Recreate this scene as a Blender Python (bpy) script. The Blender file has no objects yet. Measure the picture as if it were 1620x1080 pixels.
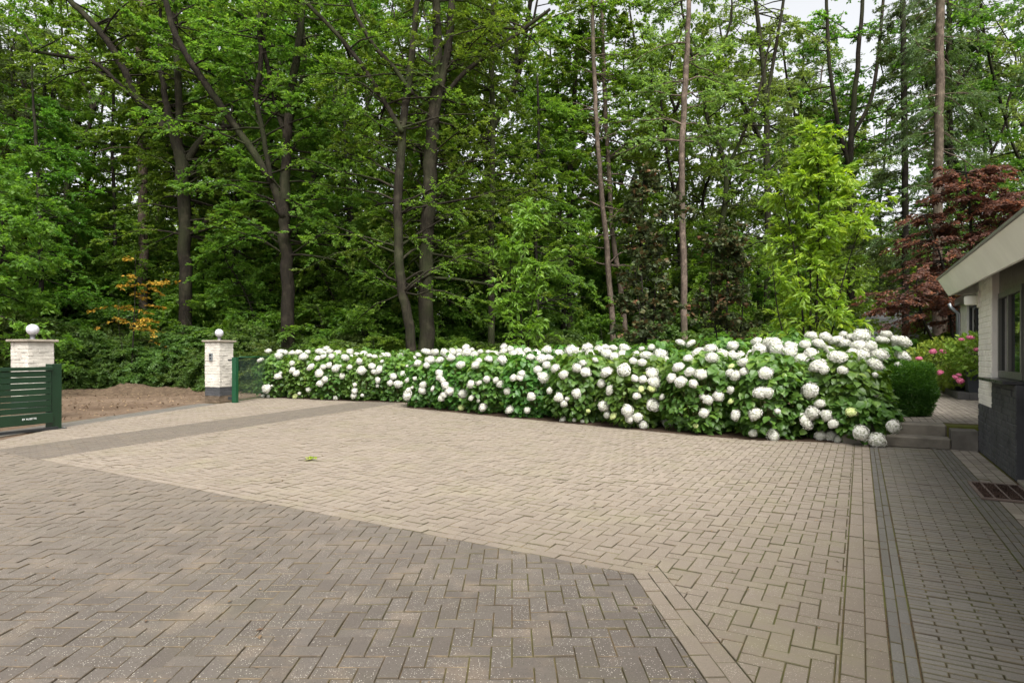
import bpy, math, random
import numpy as np
rng = np.random.default_rng(11)
random.seed(5)
C = bpy.context.scene.collection
F_PX, CAM_H, HOR = 970.0, 1.35, 562.0      # photo pixels: focal length, camera height (m), horizon row

def at(px, py, Y):                          # a point at depth Y seen at photo pixel (px, py)
    return np.array([(px-810)/F_PX*Y, Y, CAM_H+(HOR-py)/F_PX*Y])
def gr(px, py, z=0.0):                      # ground point under a photo pixel
    Y = F_PX*(CAM_H-z)/(py-HOR)
    return np.array([(px-810)/F_PX*Y, Y, z])
UU = np.array([0.494, 0.8695, 0.0]); VV = np.array([0.8695, -0.494, 0.0]); ZZ = np.array([0, 0, 1.0])
def H(u, v, z=0.0): return UU*u+VV*v+ZZ*z  # house frame: u along the wall, v out to the right

# ------------------------------------------------------------------ objects
def tag(o, label=None, cat=None, group=None, kind=None):
    if label: o['label'] = label
    if cat: o['category'] = cat
    if group: o['group'] = group
    if kind: o['kind'] = kind
    return o
BASE = {}
def thing(name, label, cat, loc, group=None):
    o = bpy.data.objects.new(name, None); C.objects.link(o)
    o.empty_display_size = 0.2
    o.location = loc; BASE[o] = np.array(loc, float)
    return tag(o, label, cat, group)
def link(name, me, parent=None):
    o = bpy.data.objects.new(name, me); C.objects.link(o)
    if parent is not None:
        o.parent = parent; BASE[o] = BASE[parent]
    return o
def mesh(name, V, loops, sizes, mats, rnd=None, smooth=False, midx=None):
    V = np.ascontiguousarray(V, np.float32); loops = np.ascontiguousarray(loops, np.int32)
    sizes = np.asarray(sizes, np.int32)
    me = bpy.data.meshes.new(name)
    me.vertices.add(len(V)); me.vertices.foreach_set('co', V.ravel())
    me.loops.add(len(loops)); me.loops.foreach_set('vertex_index', loops)
    me.polygons.add(len(sizes))
    st = np.zeros(len(sizes), np.int32); st[1:] = np.cumsum(sizes)[:-1]
    me.polygons.foreach_set('loop_start', st)
    me.update(calc_edges=True)
    me.polygons.foreach_set('use_smooth', np.full(len(sizes), bool(smooth)))
    for m in (mats if isinstance(mats, (list, tuple)) else [mats]): me.materials.append(m)
    if midx is not None: me.polygons.foreach_set('material_index', np.asarray(midx, np.int32))
    if rnd is not None:
        a = me.attributes.new('rnd', 'FLOAT', 'FACE'); a.data.foreach_set('value', np.asarray(rnd, np.float32))
    return me
class Geo:                                   # collects shapes (world coordinates), builds ONE mesh object
    def __init__(s): s.v = []; s.l = []; s.n = []; s.r = []; s.k = 0
    def add(s, V, faces, r=0.5):
        V = np.asarray(V, float)
        for f in faces: s.l.extend([i+s.k for i in f]); s.n.append(len(f)); s.r.append(r)
        s.v.append(V); s.k += len(V)
    def raw(s, V, loops, sizes, rnd=None):
        s.v.append(V); s.l.extend((np.asarray(loops)+s.k).tolist()); s.n.extend(np.asarray(sizes).tolist())
        s.r.extend((np.full(len(sizes), .5) if rnd is None else rnd).tolist()); s.k += len(V)
    def box(s, o, ex, ey, ez, bev=0.0, r=0.5):   # o = corner, ex/ey/ez edge vectors, chamfered along every edge
        o, ex, ey, ez = [np.asarray(a, float) for a in (o, ex, ey, ez)]
        L = [np.linalg.norm(a) for a in (ex, ey, ez)]
        if bev <= 0:
            V = [o+i*ex+j*ey+k*ez for k in (0, 1) for j in (0, 1) for i in (0, 1)]
            s.add(V, [(0, 2, 3, 1), (4, 5, 7, 6), (0, 1, 5, 4), (2, 6, 7, 3), (0, 4, 6, 2), (1, 3, 7, 5)], r); return
        b = [min(bev/l, .45) for l in L]
        V = []; idx = {}
        for k in (0, 1):
            for j in (0, 1):
                for i in (0, 1):
                    for ax in range(3):      # vertex lying on the face of axis ax
                        t = [i, j, k]
                        c = [(t[q] if q == ax else (b[q] if t[q] == 0 else 1-b[q])) for q in range(3)]
                        idx[(i, j, k, ax)] = len(V); V.append(o+c[0]*ex+c[1]*ey+c[2]*ez)
        F = []
        for ax in range(3):
            p, q = [(1, 2), (2, 0), (0, 1)][ax]
            for side in (0, 1):
                ring = []
                for (a_, b_) in ((0, 0), (1, 0), (1, 1), (0, 1)):
                    t = [0, 0, 0]; t[ax] = side; t[p] = a_; t[q] = b_
                    ring.append(idx[(t[0], t[1], t[2], ax)])
                F.append(ring if side else ring[::-1])
        for ax in range(3):                  # edge chamfers (edges parallel to ax)
            p, q = [(1, 2), (2, 0), (0, 1)][ax]
            for a_ in (0, 1):
                for b_ in (0, 1):
                    t0 = [0, 0, 0]; t0[p] = a_; t0[q] = b_; t1 = list(t0); t1[ax] = 1
                    f = [idx[(*t0, p)], idx[(*t1, p)], idx[(*t1, q)], idx[(*t0, q)]]
                    F.append(f if (a_+b_) % 2 == 1 else f[::-1])
        for k in (0, 1):
            for j in (0, 1):
                for i in (0, 1):
                    f = [idx[(i, j, k, 0)], idx[(i, j, k, 1)], idx[(i, j, k, 2)]]
                    F.append(f if (i+j+k) % 2 == 1 else f[::-1])
        s.add(V, F, r)
    def tube(s, pts, rad, k=6, r=0.5, cap=True):
        pts = np.asarray(pts, float); n = len(pts); rad = np.broadcast_to(np.asarray(rad, float), (n,))
        T = np.gradient(pts, axis=0); T /= np.linalg.norm(T, axis=1)[:, None]+1e-9
        ref = np.array([1.0, 0, 0]) if abs(T[0][0]) < .8 else np.array([0, 1.0, 0])
        N = np.zeros_like(T); a = ref
        for i in range(n):
            a = a-T[i]*np.dot(a, T[i]); a /= np.linalg.norm(a)+1e-9; N[i] = a
        B = np.cross(T, N)
        th = np.arange(k)*2*math.pi/k
        V = pts[:, None]+rad[:, None, None]*(np.cos(th)[None, :, None]*N[:, None]+np.sin(th)[None, :, None]*B[:, None])
        i = np.arange(n-1)[:, None]*k; j = np.arange(k)[None]
        q = np.stack([i+j, i+(j+1) % k, i+k+(j+1) % k, i+k+j], -1).reshape(-1, 4)
        lo = q.ravel().tolist(); sz = [4]*len(q)
        if cap:
            lo += list(range(k))[::-1]+[(n-1)*k+x for x in range(k)]; sz += [k, k]
        s.raw(V.reshape(-1, 3), lo, sz, np.full(len(sz), r))
    def lathe(s, c, prof, k=24, r=.5):       # prof: list of (radius, z)
        V = []; F = []; n = len(prof)
        for (rr, z) in prof:
            for j in range(k):
                a = 2*math.pi*j/k; V.append((c[0]+rr*math.cos(a), c[1]+rr*math.sin(a), c[2]+z))
        for i in range(n-1):
            for j in range(k): F.append((i*k+j, i*k+(j+1) % k, (i+1)*k+(j+1) % k, (i+1)*k+j))
        F.append(tuple(range(k))[::-1]); F.append(tuple((n-1)*k+j for j in range(k)))
        s.add(V, F, r)
    def build(s, name, mats, parent=None, smooth=False):
        V = np.concatenate(s.v)
        if parent is not None: V = V-BASE[parent]
        return link(name, mesh(name, V, s.l, s.n, mats, s.r, smooth), parent)
    def build_top(s, name, mats, loc, smooth=False):   # a thing that is one mesh: origin at its base
        loc = np.asarray(loc, float)
        o = link(name, mesh(name, np.concatenate(s.v)-loc, s.l, s.n, mats, s.r, smooth)); o.location = loc; BASE[o] = loc
        return o

# ------------------------------------------------------------------ materials
def newmat(name):
    m = bpy.data.materials.new(name); m.use_nodes = True
    nt = m.node_tree; nt.nodes.clear()
    out = nt.nodes.new('ShaderNodeOutputMaterial')
    return m, nt, out
class N:                                     # short node helper
    def __init__(s, nt): s.nt = nt
    def n(s, t, **kw):
        nd = s.nt.nodes.new(t)
        for k, v in kw.items():
            if k.startswith('i_'):
                key = k[2:]
                key = int(key) if key.isdigit() else key.replace('_', ' ')
                s.set(nd.inputs[key], v)
            else: setattr(nd, k, v)
        return nd
    def set(s, sock, v):
        if isinstance(v, bpy.types.NodeSocket): s.nt.links.new(v, sock)
        elif isinstance(v, (tuple, list)) and len(v) == 3 and sock.type == 'RGBA': sock.default_value = (*v, 1)
        else: sock.default_value = v
    def ramp(s, fac, stops):
        nd = s.nt.nodes.new('ShaderNodeValToRGB'); e = nd.color_ramp.elements
        while len(e) < len(stops): e.new(0.5)
        for el, (p, c) in zip(e, stops): el.position = p; el.color = (*c, 1) if len(c) == 3 else c
        s.set(nd.inputs[0], fac); return nd.outputs[0]
    def mix(s, fac, a, b, mode='MIX'):
        nd = s.nt.nodes.new('ShaderNodeMix'); nd.data_type = 'RGBA'; nd.blend_type = mode
        s.set(nd.inputs[0], fac); s.set(nd.inputs[6], a); s.set(nd.inputs[7], b); return nd.outputs[2]
    def math(s, op, a, b=0.0, clamp=False):
        nd = s.nt.nodes.new('ShaderNodeMath'); nd.operation = op; nd.use_clamp = clamp
        s.set(nd.inputs[0], a); s.set(nd.inputs[1], b); return nd.outputs[0]
    def mapr(s, v, a, b, c=0.0, d=1.0):
        nd = s.nt.nodes.new('ShaderNodeMapRange')
        for i, x in enumerate((v, a, b, c, d)): s.set(nd.inputs[i], x)
        return nd.outputs[0]
    def noise(s, scale, detail=4, rough=.55, vec=None, out=0):
        nd = s.n('ShaderNodeTexNoise', i_Scale=scale, i_Detail=detail, i_Roughness=rough)
        s.set(nd.inputs['Vector'], vec if vec is not None else s.pos()); return nd.outputs[out]
    def pos(s):
        if not hasattr(s, '_p'): s._p = s.n('ShaderNodeNewGeometry').outputs['Position']
        return s._p
    def obj(s):
        if not hasattr(s, '_o'): s._o = s.n('ShaderNodeTexCoord').outputs['Object']
        return s._o
    def scaled(s, vec, sc):
        nd = s.n('ShaderNodeMapping'); s.set(nd.inputs['Vector'], vec); nd.inputs['Scale'].default_value = sc; return nd.outputs[0]
    def rnd(s): return s.n('ShaderNodeAttribute', attribute_name='rnd').outputs['Fac']
    def bump(s, h, strength=.4, dist=.01):
        nd = s.n('ShaderNodeBump', i_Strength=strength, i_Distance=dist); s.set(nd.inputs['Height'], h); return nd.outputs[0]
    def bsdf(s, out, col, rough=.6, spec=.3, normal=None, metal=0.0):
        b = s.n('ShaderNodeBsdfPrincipled'); s.set(b.inputs['Base Color'], col); s.set(b.inputs['Roughness'], rough)
        b.inputs['Specular IOR Level'].default_value = spec; b.inputs['Metallic'].default_value = metal
        if normal is not None: s.nt.links.new(normal, b.inputs['Normal'])
        s.nt.links.new(b.outputs[0], out.inputs[0]); return b

def leaf_mat(name, c0, c1, c2, trans=.38, tgain=(2.3, 2.4, 1.1), rough=.5, spec=.22, var=.18):
    m, nt, out = newmat(name); n = N(nt)
    oi = n.n('ShaderNodeObjectInfo').outputs['Random']
    col = n.ramp(n.rnd(), [(0, c0), (.55, c1), (1, c2)])
    hs = n.n('ShaderNodeHueSaturation'); n.set(hs.inputs['Color'], col)
    n.set(hs.inputs['Hue'], n.mapr(oi, 0, 1, .5-.022, .5+.022)); n.set(hs.inputs['Value'], n.mapr(oi, 0, 1, 1-var, 1+var))
    col = hs.outputs[0]
    b = n.n('ShaderNodeBsdfPrincipled'); n.set(b.inputs['Base Color'], col); b.inputs['Roughness'].default_value = rough
    b.inputs['Specular IOR Level'].default_value = spec
    t = n.n('ShaderNodeBsdfTranslucent'); n.set(t.inputs[0], n.mix(1.0, col, tgain, 'MULTIPLY'))
    mx = n.n('ShaderNodeMixShader'); mx.inputs[0].default_value = trans
    nt.links.new(b.outputs[0], mx.inputs[1]); nt.links.new(t.outputs[0], mx.inputs[2]); nt.links.new(mx.outputs[0], out.inputs[0])
    return m
def bark_mat(name, c0, c1, moss=.3, sc=(9, 9, 1.6)):
    m, nt, out = newmat(name); n = N(nt)
    v = n.scaled(n.obj(), sc)
    a = n.noise(1.6, 6, .65, v); b = n.noise(.5, 3, .5, n.pos())
    col = n.ramp(a, [(.3, c0), (.72, c1)])
    col = n.mix(n.mapr(n.noise(2.6, 5, .7, n.pos()), .5, .66, 0, .55), col, tuple(min(x*2.1, .3) for x in c1))
    col = n.mix(n.mapr(b, .45, .7, 0, moss), col, (.040, .055, .018))
    n.bsdf(out, col, .9, .1, n.bump(a, .7, .03)); return m
def plain_mat(name, col, rough=.5, spec=.3, metal=0.0, var=.12, bump=.0, sc=30):
    m, nt, out = newmat(name); n = N(nt)
    a = n.noise(3.1, 4, .6, n.pos()); b = n.noise(sc, 3, .6, n.pos())
    lo = tuple(c*(1-var) for c in col); hi = tuple(min(c*(1+var), 1) for c in col)
    c = n.mix(n.mapr(a, .3, .7), lo, hi)
    n.bsdf(out, c, n.mapr(b, .3, .7, max(rough-.08, 0), min(rough+.08, 1)), spec, n.bump(b, bump, .004) if bump else None, metal); return m

def paver_mat(name, c0, c1, c2, speck=.5, moss=.0, dust=(.40, .29, .18), dustamt=.35, stain=.25, worn=False, dusty=False, jmoss=.5):
    m, nt, out = newmat(name); n = N(nt)
    p = n.pos()
    rr = n.rnd(); base = n.ramp(rr, [(0, c0), (.5, c1), (1, c2)])
    big = n.noise(.55, 5, .6, p); med = n.noise(2.6, 5, .62, p); fine = n.noise(95, 3, .7, p)
    col = n.mix(n.mapr(big, .35, .68, 0, stain), base, tuple(x*.62 for x in c0))
    col = n.mix(n.mapr(med, .52, .8, 0, dustamt), col, dust)
    col = n.mix(n.mapr(fine, .35, .65, 0, .34), col, tuple(x*.55 for x in c0))
    vo = n.n('ShaderNodeTexVoronoi', i_Scale=150.0, i_Randomness=1.0); n.set(vo.inputs['Vector'], p)
    pick = n.n('ShaderNodeSeparateColor'); n.set(pick.inputs[0], vo.outputs['Color'])
    spot = n.math('MULTIPLY', n.math('LESS_THAN', vo.outputs['Distance'], n.math('MULTIPLY', pick.outputs[2], .36)), n.math('GREATER_THAN', pick.outputs[0], .60))
    col = n.mix(n.math('MULTIPLY', spot, speck), col, (.46, .43, .37))
    dk = n.math('MULTIPLY', n.math('LESS_THAN', vo.outputs['Distance'], .34), n.math('LESS_THAN', pick.outputs[1], .16))
    col = n.mix(n.math('MULTIPLY', dk, speck*.9), col, tuple(x*.35 for x in c0))
    if worn:                                  # dust worn off towards the front of the yard: darker, browner stones
        sx = n.n('ShaderNodeSeparateXYZ'); n.set(sx.inputs[0], p)
        wv = n.math('ADD', sx.outputs[1], n.math('MULTIPLY', n.math('SUBTRACT', big, .5), 3.0))
        col = n.mix(n.mapr(wv, 3.0, 6.2, .62, 0), col, (.095, .078, .060))
        vo2 = n.math('MULTIPLY', spot, speck); col = n.mix(vo2, col, (.40, .37, .31))
    if dusty:                                 # beige dust blown in from the track over the far part
        sx = n.n('ShaderNodeSeparateXYZ'); n.set(sx.inputs[0], p)
        wv = n.math('ADD', n.math('SUBTRACT', sx.outputs[1], n.math('MULTIPLY', sx.outputs[0], .35)), n.math('MULTIPLY', n.math('SUBTRACT', med, .5), 5.0))
        col = n.mix(n.mapr(wv, 3.4, 9.0, 0, .75), col, (.165, .138, .110))
    if moss > 0:
        mm = n.noise(1.1, 6, .7, p)
        col = n.mix(n.mapr(mm, .5, .72, 0, moss), col, (.19, .20, .055))
    sj = n.n('ShaderNodeSeparateXYZ'); n.set(sj.inputs[0], p)
    jn = n.noise(1.7, 5, .7, p)
    dirt = n.ramp(n.noise(5, 4, .7, p), [(.30, (.050, .040, .029)), (.52, (.088, .068, .047)), (.68, (.16, .118, .072))])
    jm = n.math('MULTIPLY', n.mapr(jn, .44, .58), n.mapr(n.math('ADD', sj.outputs[0], n.math('MULTIPLY', sj.outputs[1], .3)), -1.0, 3.5, .12, 1))
    dirt = n.mix(n.math('MULTIPLY', jm, jmoss), dirt, (.085, .10, .024))
    dv = n.n('ShaderNodeVectorMath', operation='DISTANCE'); n.set(dv.inputs[0], p); dv.inputs[1].default_value = (-1.7, 3.75, 0)
    dirt = n.mix(n.mapr(n.math('ADD', dv.outputs['Value'], n.math('MULTIPLY', jn, .8)), .5, 1.5, .45, 0), dirt, (.19, .15, .098))
    col = n.mix(n.math('MULTIPLY', n.math('LESS_THAN', rr, -.5), .8), col, dirt)
    hgt = n.math('ADD', n.math('MULTIPLY', fine, .7), n.math('MULTIPLY', n.noise(22, 4, .6, p), .6))
    n.bsdf(out, col, .82, .25, n.bump(hgt, .55, .004)); return m

LEAF = {
 'beech': leaf_mat('beech_leaf', (.048, .094, .014), (.083, .150, .021), (.145, .22, .032), .46),
 'oak': leaf_mat('oak_leaf', (.050, .096, .017), (.087, .151, .025), (.148, .212, .040), .45),
 'grey': leaf_mat('poplar_leaf', (.085, .125, .042), (.125, .175, .055), (.19, .24, .075), .45),
 'pine': leaf_mat('pine_needle', (.048, .082, .034), (.078, .122, .046), (.12, .165, .06), .3),
 'lime': leaf_mat('lime_leaf', (.115, .225, .020), (.19, .325, .028), (.31, .43, .045), .46, (1.7, 1.65, .7), .42, .35),
 'pale': leaf_mat('pale_leaf', (.085, .155, .016), (.135, .215, .022), (.20, .29, .035), .45, (1.7, 1.7, .8), .42, .35),
 'far': leaf_mat('far_leaf', (.08, .13, .02), (.13, .19, .03), (.20, .26, .045), .5),
 'under': leaf_mat('undergrowth_leaf', (.042, .083, .018), (.070, .122, .026), (.11, .165, .036), .42, (1.9, 2.0, .9), .45, .32),
 'yellow': leaf_mat('yellow_leaf', (.36, .22, .015), (.42, .28, .03), (.30, .27, .04), .3, (1.2, 1.2, 1)),
 'maple': leaf_mat('red_maple_leaf', (.098, .066, .047), (.15, .088, .058), (.33, .165, .055), .42, (1.35, 1.15, 1.0)),
 'copper': leaf_mat('copper_leaf', (.032, .044, .020), (.055, .085, .028), (.15, .07, .035), .25, (1.4, 1.3, 1)),
 'hyd': leaf_mat('hydrangea_leaf', (.040, .100, .016), (.075, .158, .026), (.14, .235, .036), .36, (1.8, 1.8, .8), .42, .4, .06),
 'pinkleaf': leaf_mat('pot_hydrangea_leaf', (.08, .15, .02), (.17, .24, .03), (.30, .33, .05), .35, (1.4, 1.4, 1)),
 'yew': leaf_mat('yew_needle', (.024, .062, .010), (.060, .125, .018), (.17, .27, .03), .3, (1.8, 1.8, .8), .4, .3),
}
BARK = {
 'beech': bark_mat('beech_bark', (.010, .0085, .006), (.027, .023, .016), .65),
 'oak': bark_mat('oak_bark', (.007, .006, .0045), (.022, .018, .013), .4, (14, 14, 2)),
 'pine': bark_mat('pine_bark', (.044, .034, .027), (.115, .088, .069), .25, (12, 12, 2.5)),
 'dark': bark_mat('dark_bark', (.008, .007, .006), (.020, .017, .013), .3),
}

# ------------------------------------------------------------------ leaves
T_DIAMOND = (np.array([[0, 0, 0], [.5, .45, .10], [0, 1, -.04], [-.5, .45, .10]]), [(0, 1, 2, 3)])
T_LANCE = (np.array([[0, 0, 0], [.42, .25, .06], [.46, .6, .05], [0, 1, -.12], [-.46, .6, .05], [-.42, .25, .06], [0, .42, 0]]),
           [(0, 1, 6), (0, 6, 5), (1, 2, 3, 6), (6, 3, 4, 5)])
T_OVATE = (np.array([[0, 0, 0], [.48, .26, .07], [.42, .62, .03], [0, 1, -.16], [-.42, .62, .03], [-.48, .26, .07], [0, .30, 0], [0, .65, -.03]]),
           [(0, 1, 6), (0, 6, 5), (1, 2, 7, 6), (6, 7, 4, 5), (2, 3, 7), (7, 3, 4)])
def norm(a): return a/(np.linalg.norm(a, axis=-1, keepdims=True)+1e-9)
def leaves(P, A, Nn, L, W, tmpl=T_DIAMOND, rnd=None):
    tv, tf = tmpl; n = len(P); k = len(tv)
    A = norm(A); S = norm(np.cross(A, Nn)); Nn = np.cross(S, A)
    V = P[:, None]+S[:, None]*(W[:, None]*tv[None, :, 0])[..., None]+A[:, None]*(L[:, None]*tv[None, :, 1])[..., None]+Nn[:, None]*(L[:, None]*tv[None, :, 2])[..., None]
    pat = np.concatenate([np.array(f) for f in tf]); sz = np.array([len(f) for f in tf])
    loops = (np.arange(n)[:, None]*k+pat[None]).ravel(); sizes = np.tile(sz, n)
    if rnd is None: rnd = rng.random(n)
    return V.reshape(-1, 3), loops, sizes, np.repeat(rnd, len(tf))
def rotz(a, ang):
    c, s = np.cos(ang), np.sin(ang)
    return np.stack([a[..., 0]*c-a[..., 1]*s, a[..., 0]*s+a[..., 1]*c, a[..., 2]], -1)
def smooth_path(pts, rad, n=4, wob=.0):
    pts = np.asarray(pts, float); rad = np.asarray(rad, float); m = len(pts); P = []; R = []
    for i in range(m-1):
        p0, p1, p2, p3 = pts[max(i-1, 0)], pts[i], pts[i+1], pts[min(i+2, m-1)]
        for t in np.arange(n)/n:
            P.append(.5*((2*p1)+(p2-p0)*t+(2*p0-5*p1+4*p2-p3)*t*t+(3*p1-p0-3*p2+p3)*t**3)); R.append(rad[i]*(1-t)+rad[i+1]*t)
    P.append(pts[-1]); R.append(rad[-1])
    P = np.array(P); R = np.array(R)
    if wob: P[1:, :2] += rng.normal(0, wob, (len(P)-1, 2))*R[1:, None]
    return P, R

def grow(trunks, nb=45, z0=2.0, z1=20.0, Lb=(4.5, 2.0), el=(.1, .7), droop=.25, nt=14, tl=.42, nl=16, leaf=(.11, .07),
         flat=.8, mix_dir=0.0, tmpl=T_DIAMOND, azim=None, twigtube=False, tspread=(.6, 1.2), big=1.0, s0=.08, ldroop=.15, jit=.03):
    """limbs, twigs and leaves along the given trunk polylines; returns (Geo wood, leaf arrays)"""
    wood = Geo()
    for P, R, k in trunks: wood.tube(P, R, k)
    TP = np.concatenate([P for P, R, k in trunks]); TR = np.concatenate([R for P, R, k in trunks])
    ok = np.where((TP[:, 2] > z0) & (TP[:, 2] < z1))[0]
    if len(ok) == 0: ok = np.arange(len(TP))
    # even in height
    zs = TP[ok, 2]; pick = np.array([ok[np.argmin(np.abs(zs-z)+rng.random(len(ok))*.9)] for z in rng.uniform(z0, min(z1, zs.max()), nb)])
    S = TP[pick]+rng.normal(0, .02, (nb, 3)); hrel = np.clip((S[:, 2]-z0)/max(z1-z0, .1), 0, 1)
    L = (Lb[0]*(1-hrel)+Lb[1]*hrel)*rng.uniform(.6, 1.25, nb)
    az = rng.uniform(0, 2*math.pi, nb) if azim is None else rng.uniform(azim[0], azim[1], nb)
    e0 = rng.uniform(el[0], el[1], nb)
    m = 7; s = np.linspace(0, 1, m)
    curve = rng.normal(0, .45, nb)
    a = az[:, None]+curve[:, None]*s[None]
    step = L[:, None]/(m-1)
    dx = np.cos(a)*np.cos(e0)[:, None]*step; dy = np.sin(a)*np.cos(e0)[:, None]*step
    dz = (np.sin(e0)[:, None]-droop*2*s[None])*step+rng.normal(0, .05, (nb, m))*step
    B = np.stack([dx, dy, dz], -1)+rng.normal(0, .10, (nb, m, 3))*step[..., None]; B[:, 0] = 0
    B = S[:, None]+np.cumsum(B, 1)
    for i in range(nb):
        r0 = min(.010*L[i]+.006, TR[pick[i]]*.6)
        wood.tube(B[i], np.linspace(r0, .004*big, m), 5 if r0 > .03 else 4, cap=False)
    # twigs
    M = nb*nt
    bi = np.repeat(np.arange(nb), nt); ts = rng.uniform(s0, 1, M)**.8; f = ts*(m-1); i0 = np.minimum(f.astype(int), m-2); fr = f-i0
    Q = B[bi, i0]*(1-fr)[:, None]+B[bi, i0+1]*fr[:, None]
    tan = norm(B[bi, i0+1]-B[bi, i0])
    side = np.where(rng.random(M) < .5, 1, -1)
    D = rotz(tan, side*rng.uniform(tspread[0], tspread[1], M)*(1-.35*ts))
    D[:, 2] = D[:, 2]*.5+rng.normal(0, .16, M)
    if mix_dir: D = D*(1-mix_dir)+mix_dir*norm(rng.normal(0, 1, (M, 3)))
    D = norm(D)
    tlen = tl*(1.25-.75*ts)*np.clip(L[bi], .8, 4)**.6*rng.uniform(.6, 1.2, M)
    if twigtube:
        for i in range(M):
            wood.tube(np.stack([Q[i], Q[i]+D[i]*tlen[i]*.5, Q[i]+D[i]*tlen[i]*.95-np.array([0, 0, ldroop*tlen[i]*.5])]), [.006*big, .004*big, .002*big], 3, cap=False)
    # leaves
    K = M*nl
    ti = np.repeat(np.arange(M), nl); t = rng.uniform(.08, 1.0, K)
    P = Q[ti]+D[ti]*(tlen[ti]*t)[:, None]; P[:, 2] -= ldroop*tlen[ti]*t*t
    P += rng.normal(0, jit, (K, 3))*np.array([1, 1, .7])
    sd = np.where(rng.random(K) < .5, 1, -1)
    A = rotz(D[ti], sd*rng.uniform(.5, 1.2, K)); A[:, 2] += rng.normal(-ldroop, .25, K)
    tn = norm(np.array([0, 0, 1.0])+rng.normal(0, 1, (M, 3))*(1-flat)*.8)
    Nn = norm(tn[ti]+rng.normal(0, 1, (K, 3))*(.18+(1-flat)*.5))
    sz = rng.uniform(.65, 1.25, K)
    tr = rng.random(M)
    rnd = np.clip(.55*tr[ti]+.45*rng.random(K), 0, 1)
    return wood, leaves(P, A, Nn, leaf[0]*sz, leaf[1]*sz, tmpl, rnd)

def make_tree(name, label, cat, base, trunks, bark, leafm, group=None, **kw):
    root = thing(name, label, cat, base, group)
    wood, lf = grow(trunks, **kw)
    wood.build('trunk', BARK[bark], root, smooth=True)
    V, lo, sz, r = lf
    link('crown', mesh('crown', V-BASE[root], lo, sz, LEAF[leafm], r), root)
    return root
def copy_tree(o, loc, rz, sc, parent=None):
    c = o.copy(); C.objects.link(c); c.location = loc; c.rotation_euler = (0, 0, rz); c.scale = (sc[0], sc[0], sc[1])
    for ch in list(o.children):
        d = ch.copy(); C.objects.link(d); d.parent = c
    return c
def px_path(Y, pts, n=5, wob=.11):           # [(px, py, radius in px), ...] at depth Y
    P = [at(a, b, Y) for a, b, r in pts]; R = [.79*r/F_PX*Y for a, b, r in pts]
    if P[0][2] < .6: P[0][2] = -.1
    return smooth_path(P, R, n, wob)

# ================================================================== GROUND
def ground():
    xs = np.concatenate([[-400, -200, -120, -80], np.arange(-60, 60.1, 1.0), [80, 120, 200, 400]])
    ys = np.concatenate([[-200, -80, -30, -12], np.arange(-6, 66.1, 1.0), [80, 110, 160, 240, 420]])
    X, Y = np.meshgrid(xs, ys); Zt = np.full_like(X, -.022)
    far = np.clip((Y-20)/10, 0, 1)
    Zt += far*(.10*np.sin(X*.35+1)*np.cos(Y*.28)+.05)
    V = np.stack([X, Y, Zt], -1).reshape(-1, 3); w = len(xs); h = len(ys)
    i = (np.arange(h-1)[:, None]*w+np.arange(w-1)[None]).ravel()
    q = np.stack([i, i+1, i+w+1, i+w], -1)
    m, nt, out = newmat('forest_soil'); n = N(nt)
    a = n.noise(.35, 6, .6); b = n.noise(5, 5, .65); c = n.noise(38, 4, .7)
    col = n.ramp(a, [(.3, (.07, .046, .030)), (.5, (.135, .096, .066)), (.72, (.185, .136, .098))])
    col = n.mix(n.mapr(b, .42, .68, 0, .65), col, (.072, .047, .031))
    col = n.mix(n.mapr(c, .56, .72, 0, .6), col, (.20, .145, .095))
    n.bsdf(out, col, .95, .1, n.bump(n.math('ADD', b, n.math('MULTIPLY', c, .5)), .8, .05))
    o = link('ground', mesh('ground', V, q.ravel(), np.full(len(q), 4), m, smooth=True)); tag(o, 'brown bare soil of the forest floor and sandy track', None, None, 'structure')
ground()

# dirt heap beyond the gate
def heap():
    c = gr(215, 619); g = 40; s = np.linspace(-1, 1, g); X, Y = np.meshgrid(s, s)
    rr = np.sqrt(X**2+Y**2)
    Z = .22*np.clip(1-rr**2, 0, 1)**1.1*(1+.4*np.sin(5*X+1)*np.cos(4*Y)+.25*np.sin(11*X+2+3*Y))+rng.normal(0, .035, X.shape)*(rr < .9)-.06
    V = np.stack([X*3.2, Y*2.2, Z], -1).reshape(-1, 3)
    i = (np.arange(g-1)[:, None]*g+np.arange(g-1)[None]).ravel(); q = np.stack([i, i+1, i+g+1, i+g], -1)
    m, nt, out = newmat('dry_earth'); n = N(nt)
    b = n.noise(7, 6, .7); cc = n.noise(45, 3, .7)
    col = n.ramp(b, [(.3, (.050, .034, .023)), (.5, (.098, .070, .047)), (.7, (.15, .11, .07))])
    col = n.mix(n.mapr(cc, .5, .7, 0, .5), col, (.10, .065, .04))
    n.bsdf(out, col, .95, .1, n.bump(cc, .8, .04))
    o = link('dirt_heap', mesh('dirt_heap', V, q.ravel(), np.full(len(q), 4), m, smooth=True)); o.location = (c[0], c[1]-.5, 0)
    tag(o, 'low heap of dry brown earth and twigs beyond the gate', 'dirt heap')
heap()

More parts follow.
